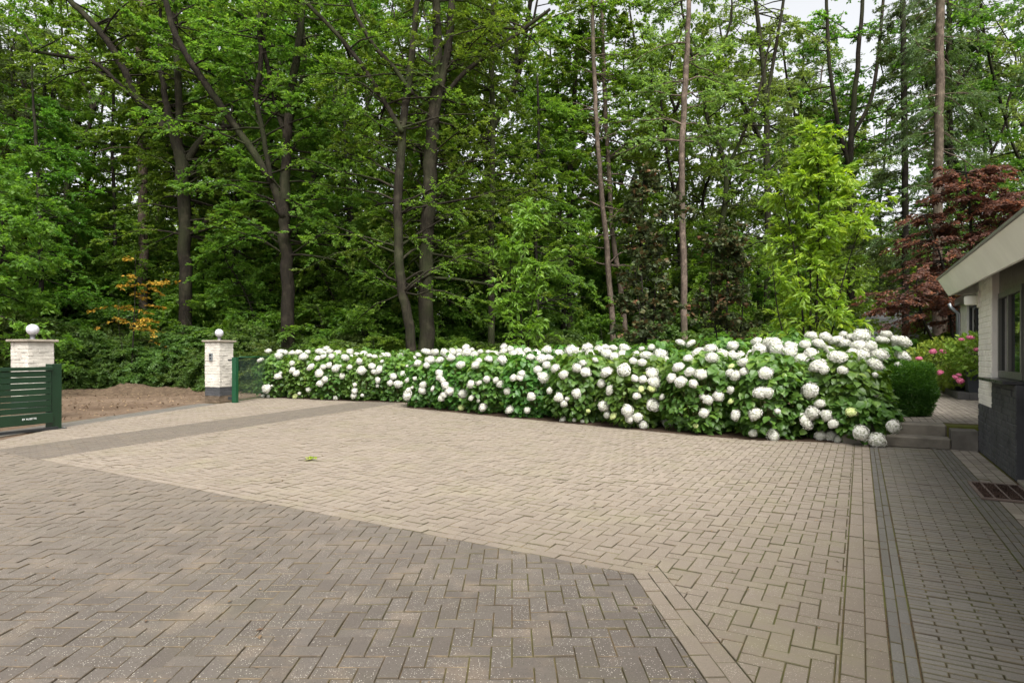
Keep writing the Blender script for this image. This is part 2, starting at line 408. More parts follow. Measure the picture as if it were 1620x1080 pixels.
# ================================================================== PAVING (every paver is real geometry inside its surface)
def clip(poly, a, b):                        # keep the left side of the line a->b
    out = []; n = len(poly)
    d = [(b[0]-a[0])*(p[1]-a[1])-(b[1]-a[1])*(p[0]-a[0]) for p in poly]
    for i in range(n):
        j = (i+1) % n
        if d[i] >= 0: out.append(poly[i])
        if (d[i] >= 0) != (d[j] >= 0):
            t = d[i]/(d[i]-d[j]); out.append((poly[i][0]+t*(poly[j][0]-poly[i][0]), poly[i][1]+t*(poly[j][1]-poly[i][1])))
    return out
def area(p): return .5*abs(sum(p[i][0]*p[(i+1) % len(p)][1]-p[(i+1) % len(p)][0]*p[i][1] for i in range(len(p))))
def bricks(G, polys, fmap, EN, bev=.0027, depth=.016, jit=.0012, tilt=.004, gap=.0019):
    EN = np.asarray(EN, float)
    for poly in polys:
        p = np.array(poly); n = len(p)
        if n < 3 or area(poly) < .0006: continue
        c = p.mean(0)
        h = rng.normal(0, jit); tx, ty = rng.normal(0, tilt, 2)
        if rng.random() < .04: h -= jit*1.3; tx *= 2; ty *= 2
        h = max(h, -.0045)
        def inset(d):
            q = []
            for i in range(n):
                a, b, e = p[i-1], p[i], p[(i+1) % n]
                n1 = np.array([-(b-a)[1], (b-a)[0]]); n1 = n1/(np.linalg.norm(n1)+1e-9); n2 = np.array([-(e-b)[1], (e-b)[0]]); n2 = n2/(np.linalg.norm(n2)+1e-9)
                mv = (n1+n2); k = 1+np.dot(n1, n2); q.append(b+d*mv/max(k, .35))
            return np.array(q)
        o1 = inset(gap); o2 = inset(gap+bev)
        def lift(q, z): return [fmap(x, y)+EN*(z+h+(x-c[0])*tx+(y-c[1])*ty) for x, y in q]
        V = lift(o1, -depth)+lift(o1, -bev*.8)+lift(o2, 0)
        F = []
        for i in range(n):
            j = (i+1) % n; F.append((i, j, n+j, n+i)); F.append((n+i, n+j, 2*n+j, 2*n+i))
        G.add(V, [tuple(2*n+i for i in range(n))], rng.random()); G.k -= len(V); G.v.pop()
        G.add(V, F, -1.0)                     # sides and arrises carry the dirt of the joint
def herring(x0, x1, y0, y1, w=.095):
    out = []
    for j in range(int(y0/w)-2, int(y1/w)+3):
        for i in range(int(x0/w)-2, int(x1/w)+3):
            k = (i-j) % 4
            if k == 0: out.append([(i*w, j*w), ((i+2)*w, j*w), ((i+2)*w, (j+1)*w), (i*w, (j+1)*w)])
            elif k == 3: out.append([(i*w, j*w), ((i+1)*w, j*w), ((i+1)*w, (j+2)*w), (i*w, (j+2)*w)])
    return out
def rows(o, d, nrm, nr, length, bl=.19, bw=.095, off=.5):  # nr courses of stretchers from o along d, stacking along nrm
    out = []; o, d, nrm = [np.array(a[:2], float) for a in (o, d, nrm)]
    flip = d[0]*nrm[1]-d[1]*nrm[0] < 0
    for r in range(nr):
        s0 = -(r % 2)*off*bl-.03*(r % 3)
        for k in range(int(length/bl)+2):
            a = s0+k*bl; b = a+bl; a = max(a, 0); b = min(b, length)
            if b-a < .02: continue
            q = [o+d*a+nrm*bw*r, o+d*b+nrm*bw*r, o+d*b+nrm*bw*(r+1), o+d*a+nrm*bw*(r+1)]
            out.append([tuple(x) for x in (q[::-1] if flip else q)])
    return out
ccw = lambda p: p if sum(p[i][0]*p[(i+1) % len(p)][1]-p[(i+1) % len(p)][0]*p[i][1] for i in range(len(p))) > 0 else p[::-1]
xy = lambda x, y: np.array([x, y, 0.0])
def uv2xy(p): return [tuple((UU*a+VV*b)[:2]) for a, b in p]

M_SAND = paver_mat('sand_paver', (.196, .163, .130), (.216, .180, .143), (.237, .199, .159), .5, .16, (.25, .20, .145), .4, .25, True)
M_GREY = paver_mat('grey_paver', (.084, .071, .060), (.093, .080, .068), (.105, .091, .078), .75, .05, (.205, .155, .108), .6, .35, False, True)
M_BAND = paver_mat('band_paver', (.118, .100, .083), (.128, .109, .091), (.138, .118, .099), .2, .05, (.18, .145, .105), .7, .2)
M_KLINK = paver_mat('clinker_paver', (.122, .112, .098), (.136, .125, .109), (.150, .139, .122), .2, .08, (.165, .142, .11), .5, .3, False, False, .3)
M_BLUE = paver_mat('blue_clinker', (.102, .095, .084), (.113, .106, .094), (.125, .117, .105), .15, .06, (.15, .128, .10), .3, .2)
M_PALE = paver_mat('pale_paver', (.19, .165, .138), (.235, .205, .172), (.28, .247, .207), .15, .05, (.29, .235, .17), .3, .15)

m, nt, out = newmat('joint_sand'); n = N(nt)
a = n.noise(1.3, 6, .65); b = n.noise(60, 3, .7)
col = n.ramp(b, [(.3, (.035, .026, .017)), (.7, (.115, .080, .044))])
sx = n.n('ShaderNodeSeparateXYZ'); n.set(sx.inputs[0], n.pos())
mossm = n.math('MULTIPLY', n.mapr(a, .42, .58), n.mapr(n.math('ADD', sx.outputs[0], n.math('MULTIPLY', sx.outputs[1], .25)), -1.5, 3.5, .25, 1))
col = n.mix(n.math('MULTIPLY', mossm, .85), col, (.095, .11, .022))
n.bsdf(out, col, .95, .1, n.bump(b, .7, .006)); M_JOINT = m
G = Geo()
pv = [(-8.2, -3), (-8.0, 9.0), (-8.46, 11.49), (-9.15, 12.4), (-8.69, 17.3), (-8.2, 21), (-2.5, 21)] + [tuple(H(10.74, -.9)[:2]), tuple(H(10.74, 1.46)[:2]), tuple(H(-6, 1.46)[:2])]
G.add([(x, y, -.0095) for x, y in pv], [tuple(range(len(pv)))[::-1]]); 
o = G.build('paving_bed', M_JOINT); tag(o, 'sand and moss bedding in the joints of the driveway', None, None, 'structure')

DL0 = np.array([-6.45, 8.16]); DL1 = np.array([.75, 3.80]); dD = (DL1-DL0)/np.linalg.norm(DL1-DL0); nD = np.array([-dD[1], dD[0]])
L20 = np.array([.75, 3.80]); dL2 = np.array([.045, -1.0]); dL2 /= np.linalg.norm(dL2); nL2 = np.array([-dL2[1], dL2[0]])   # points right
bw2 = .19
gd = np.array([.3, .954]); gp = np.array([.954, -.3])
pA, pB = -9.7, -8.25                                      # the grey band between these offsets
def band_pt(p, t): return tuple(gp*p+gd*t)
DU0 = DL0+nD*bw2; DU1 = DL1+nD*bw2
LR0 = L20+nL2*bw2
# sandy herringbone field
G = Geo(); polys = []
for q in herring(-4.5, 20, -13, .2):
    q = ccw(uv2xy(q))
    c = np.mean(q, 0)
    if c[1] > 21 or c[1] < -.6 or c[0] < -9 or (c[1] > 12 and c[0] > 30): continue
    q = clip(q, H(-40, -.077)[:2], H(40, -.077)[:2])
    if len(q) < 3: continue
    q = clip(q, band_pt(pB, 40), band_pt(pB, -40))
    if len(q) < 3: continue
    up = [np.dot(np.array(x)-DU0, nD) >= 0 for x in q]; rt = [np.dot(np.array(x)-LR0, nL2) >= 0 for x in q]
    if not all(u or r for u, r in zip(up, rt)):
        qa = clip(q, tuple(DU0-dD*9), tuple(DU0+dD*30)); qb = clip(q, tuple(LR0-dL2*9), tuple(LR0+dL2*30))
        aa = area(qa) if len(qa) > 2 else 0; ab = area(qb) if len(qb) > 2 else 0
        if max(aa, ab) <= 0: continue
        q = qa if aa >= ab else qb
    polys.append(q)
polys = [p for p in polys if not (np.mean(p, 0)[1] > 10.8-.5*np.mean(p, 0)[0]+9)]
bricks(G, polys, xy, ZZ, jit=.0018, tilt=.010, gap=.0024)
o = G.build('driveway', M_SAND); tag(o, 'sandy beige herringbone brick driveway', None, None, 'structure')
# borders of the sandy field
G = Geo()
P = rows(DL0-dD*2.2, dD, nD, 2, np.linalg.norm(DL1-DL0)+2.2+.08)
P = [clip(q, band_pt(pB, 40), band_pt(pB, -40)) for q in P]
P += rows(L20+nL2*.0-dL2*.10, dL2, nL2, 2, 4.6)
P += [ccw(q) for q in rows(H(-3, .115)[:2], UU[:2], -VV[:2], 2, 13.7)]
bricks(G, [ccw(p) for p in P if len(p) > 2], xy, ZZ, jit=.0018, tilt=.008)
o = G.build('driveway_border', M_SAND); tag(o, 'double course of beige border bricks in the driveway', None, None, 'structure')
# grey herringbone field in front
G = Geo(); polys = []
for q in herring(-9, 1.2, -.6, 10):
    q = clip(q, tuple(DL1+dD*9), tuple(DL0-dD*12))
    if len(q) > 2: q = clip(q, tuple(L20+dL2*20), tuple(L20-dL2*9))
    if len(q) > 2: q = clip(q, band_pt(pA, 40), band_pt(pA, -40)) if np.mean(q, 0)[1] > 6.2 else q
    if len(q) > 2 and np.mean(q, 0)[0] > -8.1: polys.append(q)
bricks(G, polys, xy, ZZ, jit=.0020, tilt=.012, gap=.0024)
o = G.build('road', M_GREY); tag(o, 'dark grey speckled herringbone brick paving in front', None, None, 'structure')
# grey band, tan courses and the threshold by the gate
G = Geo()
P = rows(gp*pA+gd*4.2, gd, gp, 29, 16.3, .20, .05)
P = [clip(ccw(q), tuple(DL0-dD*12), tuple(DL0+dD*30)) for q in P]
bricks(G, [p for p in P if len(p) > 2], xy, ZZ, bev=.003, jit=.001)
o = G.build('path', M_BAND); tag(o, 'smooth grey brown brick band running past the gate', None, None, 'structure')
G = Geo(); P = []
for q in rows(gp*pA+gd*3.5, gd, -gp, 51, 18):
    q = ccw(q)
    c = np.mean(q, 0)
    q = clip(q, (-8.17, 17.2), (-8.46, 11.49)) if c[1] > 11.49 else clip(q, (-8.46, 11.49), (-7.9, 8.2))
    if len(q) > 2 and c[1] < 20.5 and c[1] > 4.5: P.append(q)
bricks(G, P, xy, ZZ, bev=.003, jit=.0014)
o = G.build('driveway_edge', M_SAND); tag(o, 'beige stretcher courses of brick between the gate and the grey band', None, None, 'structure')
G = Geo()
t0, t1 = np.array([-8.46, 11.49]), np.array([-8.17, 17.2]); w0 = t1-t0; ln = np.linalg.norm(w0); w0 /= ln
P = rows(t0-w0*1.6, w0, np.array([-w0[1], w0[0]]), 6, ln+1.6, .20, .10)
bricks(G, [ccw(q) for q in P], xy, ZZ, bev=.003)
o = G.build('gate_threshold', M_BLUE); tag(o, 'dark blue grey brick threshold strip between the gate pillars', None, None, 'structure')
# right-hand strip along the house
G = Geo(); P = [ccw(q) for q in rows(H(-3, .119)[:2], UU[:2], VV[:2], 2, 13.72, .20, .052)]
P += [ccw(q) for q in rows(H(-3, .90)[:2], UU[:2], VV[:2], 4, 13.72, .20, .053)]
bricks(G, P, xy, ZZ, bev=.003)
o = G.build('pavement_border', M_BLUE); tag(o, 'blue grey clinker courses edging the path along the house', None, None, 'structure')
G = Geo(); P = []
for r in range(int(13.7/.048)):
    off = (r % 2)*.1
    for k in range(-1, 5):
        a = max(.226+off+k*.2-.1, .226); b = min(.226+off+k*.2+.1, .896)
        if b-a > .02: P.append(ccw(uv2xy([(-3+r*.048, a), (-3+r*.048+.048, a), (-3+r*.048+.048, b), (-3+r*.048, b)])))
bricks(G, P, xy, ZZ, bev=.0035, gap=.0026, jit=.0016)
o = G.build('pavement', M_KLINK); tag(o, 'mossy brown clinker path of thin bricks along the house', None, None, 'structure')
G = Geo(); P = [ccw(q) for q in rows(H(-3, 1.115)[:2], UU[:2], VV[:2], 3, 13.78, .21, .105)]
bricks(G, P, xy, ZZ, bev=.003)
o = G.build('pavement_edge', M_PALE); tag(o, 'pale brick strip at the foot of the house wall', None, None, 'structure')
# patio behind the steps (0.32 m up)
G = Geo(); PZ = .32
G.add([H(11.08, -.6, PZ-.012), H(11.08, 2.9, PZ-.012), H(27, 2.9, PZ-.012), H(27, -.6, PZ-.012), H(11.08, -.6, -.1), H(11.08, 2.9, -.1), H(27, 2.9, -.1), H(27, -.6, -.1)],
      [(0, 3, 2, 1), (0, 1, 5, 4), (3, 0, 4, 7), (2, 3, 7, 6)])
o = G.build('patio_base', M_JOINT); tag(o, 'raised sandy base under the patio', None, None, 'structure')
G = Geo(); P = [ccw(q) for q in rows(H(11.45, .62)[:2], UU[:2], VV[:2], 22, 14, .20, .10)]
bricks(G, P, lambda x, y: np.array([x, y, PZ]), ZZ, bev=.003)
o = G.build('patio', M_PALE); tag(o, 'pale beige brick patio at the top of the steps', None, None, 'structure')
G = Geo(); P = [ccw(q) for q in rows(H(11.45, -.55)[:2], VV[:2], UU[:2], 3, 1.15, .4, .3)]
bricks(G, P, lambda x, y: np.array([x, y, PZ]), ZZ, bev=.003)
o = G.build('patio_slabs', M_PALE); tag(o, 'weathered slabs behind the steps', None, None, 'structure')

M_CONC = plain_mat('weathered_concrete', (.155, .138, .112), .85, .2, 0, .35, .5, 45)
M_CONCD = plain_mat('dark_concrete', (.115, .105, .09), .85, .2, 0, .35, .5, 40)
def step(label, u0, u1, v0, v1, z0, z1):
    G = Geo(); G.box(H(u0, v0, z0), UU*(u1-u0), VV*(v1-v0), ZZ*(z1-z0), .022)
    o = G.build_top('garden_step', M_CONC, H((u0+u1)/2, (v0+v1)/2, z0)); tag(o, label, 'step', 'concrete garden steps')
step('lower concrete garden step rising from the driveway beside the white hydrangeas', 10.76, 11.06, -.25, 1.135, -.02, .155)
step('upper concrete garden step leading onto the patio', 11.06, 11.44, -.25, 1.115, -.02, .322)
G = Geo(); G.box(H(10.76, 1.139, -.02), UU*.66, VV*.31, ZZ*.30, .006)
o = G.build_top('step_cheek', M_CONCD, H(11.1, 1.3, 0)); tag(o, 'dark concrete block flanking the steps against the house corner', 'concrete block')

# ================================================================== HOUSE
M_WHITEBRICK = plain_mat('white_painted_brick', (.72, .69, .62), .75, .25, 0, .10, .5, 70)
M_PILLAR = plain_mat('pillar_white_brick', (.44, .41, .36), .8, .2, 0, .22, .5, 70)
M_BLACKBRICK = plain_mat('black_painted_brick', (.052, .053, .056), .65, .3, 0, .35, .5, 70)
M_WHITEPAINT = plain_mat('white_paint', (.84, .84, .76), .5, .3, 0, .06, .0)
M_GREYPAINT = plain_mat('grey_steel_panel', (.16, .145, .125), .4, .4, .3, .2)
M_FRAME = plain_mat('grey_white_frame', (.10, .10, .085), .4, .4, 0, .08)
M_BLACKFRAME = plain_mat('black_frame', (.018, .019, .021), .35, .5, 0, .1)
M_ZINC = plain_mat('zinc', (.22, .24, .25), .4, .5, .6, .1)
M_EDGE = plain_mat('roof_edge_metal', (.26, .26, .25), .4, .5, .4, .1)
M_FELT = plain_mat('roof_felt', (.07, .07, .07), .9, .1, 0, .2)
M_SILL = plain_mat('black_stone_sill', (.035, .036, .038), .3, .5, 0, .2)
m, nt, out = newmat('window_glass'); n = N(nt)
n.bsdf(out, (.006, .008, .010), .03, .2); M_GLASS = m
def wall_bricks(G, u0, u1, z0, z1, v, edge_in=True):
    """running-bond bricks on the wall plane v (facing -v)"""
    ph = .0745; polys = []
    r0 = int(math.floor(z0/ph)); r1 = int(math.ceil(z1/ph))
    for r in range(r0, r1):
        a0, a1 = max(r*ph, z0), min((r+1)*ph, z1)
        if a1-a0 < .015: continue
        for k in range(int((u1-u0)/.215)+3):
            x0 = u0+k*.215-(r % 2)*.1075; x1 = x0+.215
            x0, x1 = max(x0, u0), min(x1, u1)
            if x1-x0 < .02: continue
            polys.append(ccw([(x0, a0), (x1, a0), (x1, a1), (x0, a1)]))
    bricks(G, polys, lambda x, z: H(x, v, z), -VV, bev=.008, depth=.016, jit=.0022, tilt=.014, gap=.0028)
house = thing('brick_house', 'low house with white painted brick over a black brick base and slanted white eaves', 'house', H(9.5, 1.45, 0))
G = Geo()                                              # wall core (behind the brick skin)
G.box(H(9.80, 1.458, .0), UU*.99, VV*.25, ZZ*2.62)
G.box(H(-4, 1.458, .0), UU*11.1, VV*.25, ZZ*2.62)
G.box(H(10.54, 1.71, 0), UU*.25, VV*1.3, ZZ*2.62)
G.box(H(-4, 7.6, 0), UU*14.8, VV*.25, ZZ*2.62); G.box(H(-4.26, 1.458, 0), UU*.25, VV*6.2, ZZ*2.62)
G.box(H(10.54, 3.02, 0), UU*.25, VV*4.56, ZZ*2.62)
wall_bricks(G, 9.80, 10.79, .68, 2.55, 1.45)
wall_bricks(G, 3.5, 7.1, 0, 2.55, 1.45)
for r in range(25):                                    # reveal side of the pier, facing the camera
    pass
wall = G.build('wall', M_WHITEBRICK, house)
G = Geo(); wall_bricks(G, 9.80, 10.80, 0, .679, 1.447); wall_bricks(G, 8.38, 9.797, 0, 1.03, 1.447)
G.box(H(8.38, 1.4565, 0), UU*1.415, VV*.2, ZZ*1.03); G.box(H(9.801, 1.4562, 0), UU*.99, VV*.001, ZZ*.679)
G.build('plinth', M_BLACKBRICK, house)
# header panel over the window and door
G = Geo(); G.box(H(7.1, 1.53, 2.13), UU*2.70, VV*.1, ZZ*.49); G.build('header_panel', M_GREYPAINT, house)
# window
G = Geo()
wz0, wz1, wv = 1.075, 2.13, 1.515
G.box(H(8.50, wv, wz1-.07), UU*1.30, VV*.06, ZZ*.07, .004); G.box(H(8.50, wv, wz0), UU*1.30, VV*.06, ZZ*.085, .004)
for u in (8.50, 9.17, 9.745): G.box(H(u, wv-.003, wz0+.085), UU*.055, VV*.063, ZZ*(wz1-wz0-.155), .004)
win = G.build('window', M_FRAME, house)
G = Geo(); G.box(H(8.55, wv+.03, wz0+.08), UU*1.2, VV*.008, ZZ*(wz1-wz0-.15)); G.build('pane', M_GLASS, win)
G = Geo()
for u in (8.60, 9.27): G.box(H(u, wv+.16, wz0+.10), UU*.43, VV*.03, ZZ*.07, .003); G.box(H(u, wv+.16, wz0+.17), UU*.02, VV*.03, ZZ*.8, .003)
G.build('inner_frame', M_WHITEPAINT, win)
G = Geo(); G.box(H(8.40, 1.335, 1.034), UU*1.50, VV*.20, ZZ*.036, .004); G.build('sill', M_SILL, win)
# door beside the window
G = Geo()
for u in (8.30, 7.10): G.box(H(u, 1.515, .02), UU*.08, VV*.07, ZZ*2.1, .003)
G.box(H(7.18, 1.515, 2.05), UU*1.12, VV*.07, ZZ*.08, .003); G.box(H(7.18, 1.52, .06), UU*1.12, VV*.05, ZZ*.22, .003)
door = G.build('door', M_BLACKFRAME, house)
G = Geo(); G.box(H(7.18, 1.54, .28), UU*1.12, VV*.008, ZZ*1.77); G.build('pane', M_GLASS, door)
G = Geo(); G.box(H(7.1, 1.46, -.01), UU*1.275, VV*.16, ZZ*.035, .004); G.build('doorstep', M_PALE, house)
G = Geo(); G.box(H(4.5, 2.8, 0), UU*6, VV*.05, ZZ*2.6); G.build('room_back', plain_mat('dark_interior', (.03, .03, .03), .9), house)
# roof: slanted white eave board, thin metal edge, low pitched felt deck
def rz(u): return 2.52+(u-11.6)*.0207
ue, un = 11.6, -4.5
G = Geo()
tO = lambda u: H(u, 1.05, rz(u)); tI = lambda u: H(u, 1.185, rz(u)-.25)
V = [tO(ue), tO(un), tI(un), tI(ue), tO(ue)+VV*.03, tO(un)+VV*.03, tI(un)+VV*.03, tI(ue)+VV*.03]
G.add(V, [(0, 1, 2, 3), (7, 6, 5, 4), (3, 2, 6, 7), (0, 3, 7, 4), (1, 5, 6, 2), (0, 4, 5, 1)])
e0, e1 = H(ue, 1.05, rz(ue)), H(ue, 8.2, rz(ue)); f0, f1 = H(ue-.13, 1.185, rz(ue)-.25), H(ue-.13, 8.2, rz(ue)-.25)
G.add([e0, e1, f1, f0, e0-UU*.03, e1-UU*.03, f1-UU*.03, f0-UU*.03], [(3, 2, 1, 0), (4, 5, 6, 7), (0, 1, 5, 4), (2, 3, 7, 6)])
roof_b = Geo()
roof_b.add([H(ue-.02, 1.07, rz(ue)+.01), H(un, 1.07, rz(un)+.01), H(un, 4.6, rz(un)+.35), H(ue-.02, 4.6, rz(ue)+.35), H(ue-.02, 8.2, rz(ue)+.01), H(un, 8.2, rz(un)+.01),
            H(ue-.02, 1.10, rz(ue)-.02), H(un, 1.10, rz(un)-.02), H(ue-.02, 8.2, rz(ue)-.02), H(un, 8.2, rz(un)-.02)],
           [(0, 1, 2, 3), (3, 2, 5, 4), (6, 8, 9, 7), (0, 3, 4, 8, 6), (1, 7, 9, 5, 2), (0, 6, 7, 1), (4, 5, 9, 8)])
roof = roof_b.build('roof', M_FELT, house)
G.build('eave_board', M_WHITEPAINT, roof)
G = Geo(); d = tO(ue)-tO(un)
G.box(tO(un)-VV*.02+ZZ*.004, d, VV*.07, ZZ*.028, .004); G.box(tO(ue)-VV*.02-UU*.045+ZZ*.0045, UU*.065, VV*7.1, ZZ*.0275, .004)
G.build('roof_edge', M_EDGE, roof)
# wall lamp on the pier
G = Geo(); p = H(10.70, 1.36, 2.06)
G.lathe(p, [(.075, 0), (.085, .015), (.088, .10), (.08, .125), (.03, .135)], 20); lamp = G.build('wall_lamp', M_WHITEPAINT, house, True)
G = Geo(); G.box(H(10.65, 1.40, 2.09), UU*.10, VV*.055, ZZ*.07, .006); G.box(H(10.635, 1.425, 2.02), UU*.13, VV*.03, ZZ*.22, .006); G.build('bracket', M_WHITEBRICK, lamp)
# rear wing set back behind the patio
G = Geo(); G.box(H(23.7, 2.9, PZ), UU*1.4, VV*3, ZZ*2.9); G.box(H(10.8, 5.2, 0), UU*13, VV*.3, ZZ*3.2); wall_bricks(G, 23.7, 25.1, PZ, 3.2, 2.892); G.build('wing_wall', M_WHITEBRICK, house)
G = Geo()
for u in (11.0, 13.5, 16.0, 18.5, 21.0, 22.4, 23.6): G.box(H(u, 2.95, PZ), UU*.09, VV*.07, ZZ*2.5, .004)
G.box(H(11.0, 2.95, PZ+2.5), UU*12.69, VV*.07, ZZ*.1, .004); G.box(H(11.0, 2.95, PZ-.01), UU*12.69, VV*.07, ZZ*.09, .004)
ww = G.build('wing_window', M_BLACKFRAME, house)
G = Geo(); G.box(H(11.0, 2.985, PZ+.05), UU*12.69, VV*.01, ZZ*2.5); G.build('pane', M_GLASS, ww)
G = Geo(); G.box(H(10.8, 2.75, 3.0), UU*14.5, VV*3.5, ZZ*.22, .01); G.build('wing_roof', M_GREYPAINT, house)
G = Geo(); G.tube([H(25.25, 2.84, PZ), H(25.25, 2.84, 2.75), H(25.3, 2.66, 2.95), H(25.3, 2.6, 3.1)], .055, 10); G.build('downpipe', M_ZINC, house, True)

# door mat
mat_ = thing('door_mat', 'brown coir door mat with rubber frame in front of the house door', 'door mat', H(7.6, 1.2, 0))
M_RUB = plain_mat('mat_rubber', (.13, .10, .085), .8, .2, 0, .2); M_COIR = plain_mat('mat_coir', (.060, .040, .032), .95, .1, 0, .4, .8, 60)
G = Geo(); u0, u1, v0, v1 = 7.16, 8.04, .985, 1.43
for (a, b, c, d_) in ((u0, u1, v0, v0+.03), (u0, u1, v1-.03, v1), (u0, u0+.03, v0+.0305, v1-.0305), (u1-.03, u1, v0+.0305, v1-.0305)):
    G.box(H(a, c, .002), UU*(b-a), VV*(d_-c), ZZ*.022, .004)
for k in (1, 2, 3): G.box(H(u0+.0305, v0+k*(v1-v0)/4-.008, .002), UU*(u1-u0-.061), VV*.016, ZZ*.0215, .003)
G.build('mat_frame', M_RUB, mat_)
G = Geo(); G.box(H(u0+.031, v0+.031, .001), UU*(u1-u0-.062), VV*(v1-v0-.062), ZZ*.009)
K = 2600; P = np.array([H(rng.uniform(u0+.035, u1-.035), rng.uniform(v0+.035, v1-.035), .008) for _ in range(K)])
V, lo, sz, r = leaves(P, norm(rng.normal(0, 1, (K, 3))*np.array([1, 1, .5])+ZZ*.5), rng.normal(0, 1, (K, 3)), np.full(K, .024), np.full(K, .010)); G.raw(V, lo, sz, r)
G.build('coir', M_COIR, mat_)

# ================================================================== GATE, PILLARS, FENCE
E1 = np.array([.945, -.327, 0]); E2 = np.array([.327, .945, 0])     # across / along the gate line
M_CAP = plain_mat('stone_cap', (.23, .20, .16), .85, .2, 0, .3, .4, 40)
M_WORN = plain_mat('worn_brick', (.10, .075, .052), .9, .15, 0, .45, .5, 25)
M_GREEN = plain_mat('green_lacquer', (.006, .024, .010), .36, .5, 0, .15)
M_GREENB = plain_mat('bright_green_lacquer', (.005, .048, .019), .35, .5, 0, .08)
M_DARK = plain_mat('black_metal', (.02, .021, .022), .45, .4, 0, .1)
m, nt, out = newmat('opal_glass'); n = N(nt)
b = n.bsdf(out, (.43, .43, .46), .18, .5); b.inputs['Subsurface Weight'].default_value = .3; b.inputs['Subsurface Radius'].default_value = (.1, .1, .1); M_OPAL = m
def pillar(c, h, label, intercom):
    root = thing('gate_pillar', label, 'gate pillar', c, 'white brick gate pillars'); w = .53
    c = np.asarray(c, float)
    faces = [(-E1*w/2-E2*w/2, E1, -E2), (E1*w/2-E2*w/2, E2, E1), (E1*w/2+E2*w/2, -E1, E2), (-E1*w/2+E2*w/2, -E2, -E1)]
    hb = .44; ph = .0745
    for nm, z0, z1, mt in (('shaft', hb, h-.05, M_PILLAR), ('plinth', .19, hb-.0005, M_BLACKBRICK), ('worn_base', 0, .1895, M_WORN)):
        G = Geo()
        G.box(c-E1*(w/2-.008)-E2*(w/2-.008)+ZZ*(z0-(.1 if z0 == 0 else 0)), E1*(w-.016), E2*(w-.016), ZZ*(z1-z0+(.1 if z0 == 0 else 0)))
        for fi, (o, d, nn) in enumerate(faces):
            P = []
            for r in range(int((z1-z0)/ph)+1):
                a0 = z0+r*ph; a1 = min(a0+ph, z1)
                if a1-a0 < .02: continue
                xs = [0]; x = .105 if (r+fi) % 2 else .21
                while x < w-.04: xs.append(x); x += .215
                xs.append(w)
                for x0, x1 in zip(xs[:-1], xs[1:]): P.append([(x0, a0), (x1, a0), (x1, a1), (x0, a1)])
            bricks(G, P, lambda x, z, o=o, d=d: c+o+d*x+ZZ*z, nn, bev=.007, depth=.011, jit=.0045, tilt=.025, gap=.0022)
        G.build(nm, mt, root)
    G = Geo(); G.box(c-E1*.325-E2*.325+ZZ*(h-.05), E1*.65, E2*.65, ZZ*.05, .008); G.build('cap', M_CAP, root)
    if intercom:
        q = c-E2*(w/2+.012)+E1*(-.03)+ZZ*1.19
        G = Geo(); G.box(q-E1*.06-E2*.02, E1*.12, E2*.035, ZZ*.22, .008); ic = G.build('intercom', M_ZINC, root)
        G = Geo(); G.box(q-E1*.04-E2*.025+ZZ*.14, E1*.08, E2*.006, ZZ*.05, .002); G.box(q-E1*.025-E2*.026+ZZ*.05, E1*.05, E2*.007, ZZ*.05, .002); G.build('button_panel', M_DARK, ic)
    return root
M_DARKZ = plain_mat('dark_zinc', (.09, .09, .095), .5, .4, .2, .1)
def globe(c, d, label):
    root = thing('globe_lamp', label, 'lamp', c, 'white globe lamps on the gate pillars'); c = np.asarray(c, float)
    G = Geo(); G.lathe(c, [(.06, 0), (.06, .012), (.045, .02), (.045, .085), (.055, .09), (.055, .105)], 20); G.build('stem', M_DARKZ, root, True)
    G = Geo(); R = d/2; G.lathe(c+ZZ*(.095+R), [(R*math.sin(a), -R*math.cos(a)) for a in np.linspace(.28, math.pi-.02, 20)], 32); G.build('globe', M_OPAL, root, True)
PL = at(30, 560, 12.75); PL[2] = 0; PL = PL-E1*.05+E2*.30
PR = gr(347, 637); PR = PR-E1*.265+E2*.265
pillar(PL, 1.685, 'white brick gate pillar behind the green sliding gate', False)
pillar(PR, 1.785, 'white brick gate pillar with intercom on a black base', True)
globe(PL+ZZ*1.685, .235, 'white globe lamp on the pillar behind the sliding gate')
globe(PR+ZZ*1.785, .235, 'white globe lamp on the pillar with the intercom')

gp0 = np.array([-8.39, 11.16, 0])                      # near corner of the guide post
post = thing('gate_post', 'dark green square guide post at the end of the sliding gate', 'gate post', gp0)
G = Geo(); G.box(gp0-E1*.15, E1*.155, E2*.19, ZZ*1.195, .006); G.build('post', M_GREEN, post)
G = Geo(); G.box(gp0-E1*.20-E2*.05, E1*.26, E2*.30, ZZ*.014, .003); G.build('base_plate', M_DARK, post)
for a, b_ in ((-.18, -.03), (.03, -.03), (.03, .22)):
    G = Geo(); G.lathe(gp0+E1*a+E2*b_+ZZ*.014, [(.014, 0), (.014, .012), (.006, .018)], 6); G.build('bolt', M_ZINC, post)
gs = np.array([-8.335, 10.97, 0])-E1*.06+E2*.16                # leaf front face starts here, runs along -E2
gate = thing('sliding_gate', 'dark green sliding gate of horizontal slats standing open', 'gate', gs-E2*2)
LG = 5.2
G = Geo(); G.box(gs-E2*LG-E1*.07+ZZ*1.08, E2*LG, E1*.075, ZZ*.062, .005); G.build('top_rail', M_GREEN, gate)
G = Geo(); G.box(gs-E2*LG-E1*.09+ZZ*.13, E2*LG, E1*.10, ZZ*.185, .006); br = G.build('bottom_rail', M_GREEN, gate)
zz = .333
for k in range(7):
    G = Geo(); G.box(gs-E2*(LG-.06)-E1*.045+ZZ*zz, E2*(LG-.08), E1*.03, ZZ*.097, .003); G.build('slat', M_GREEN, gate); zz += .1065
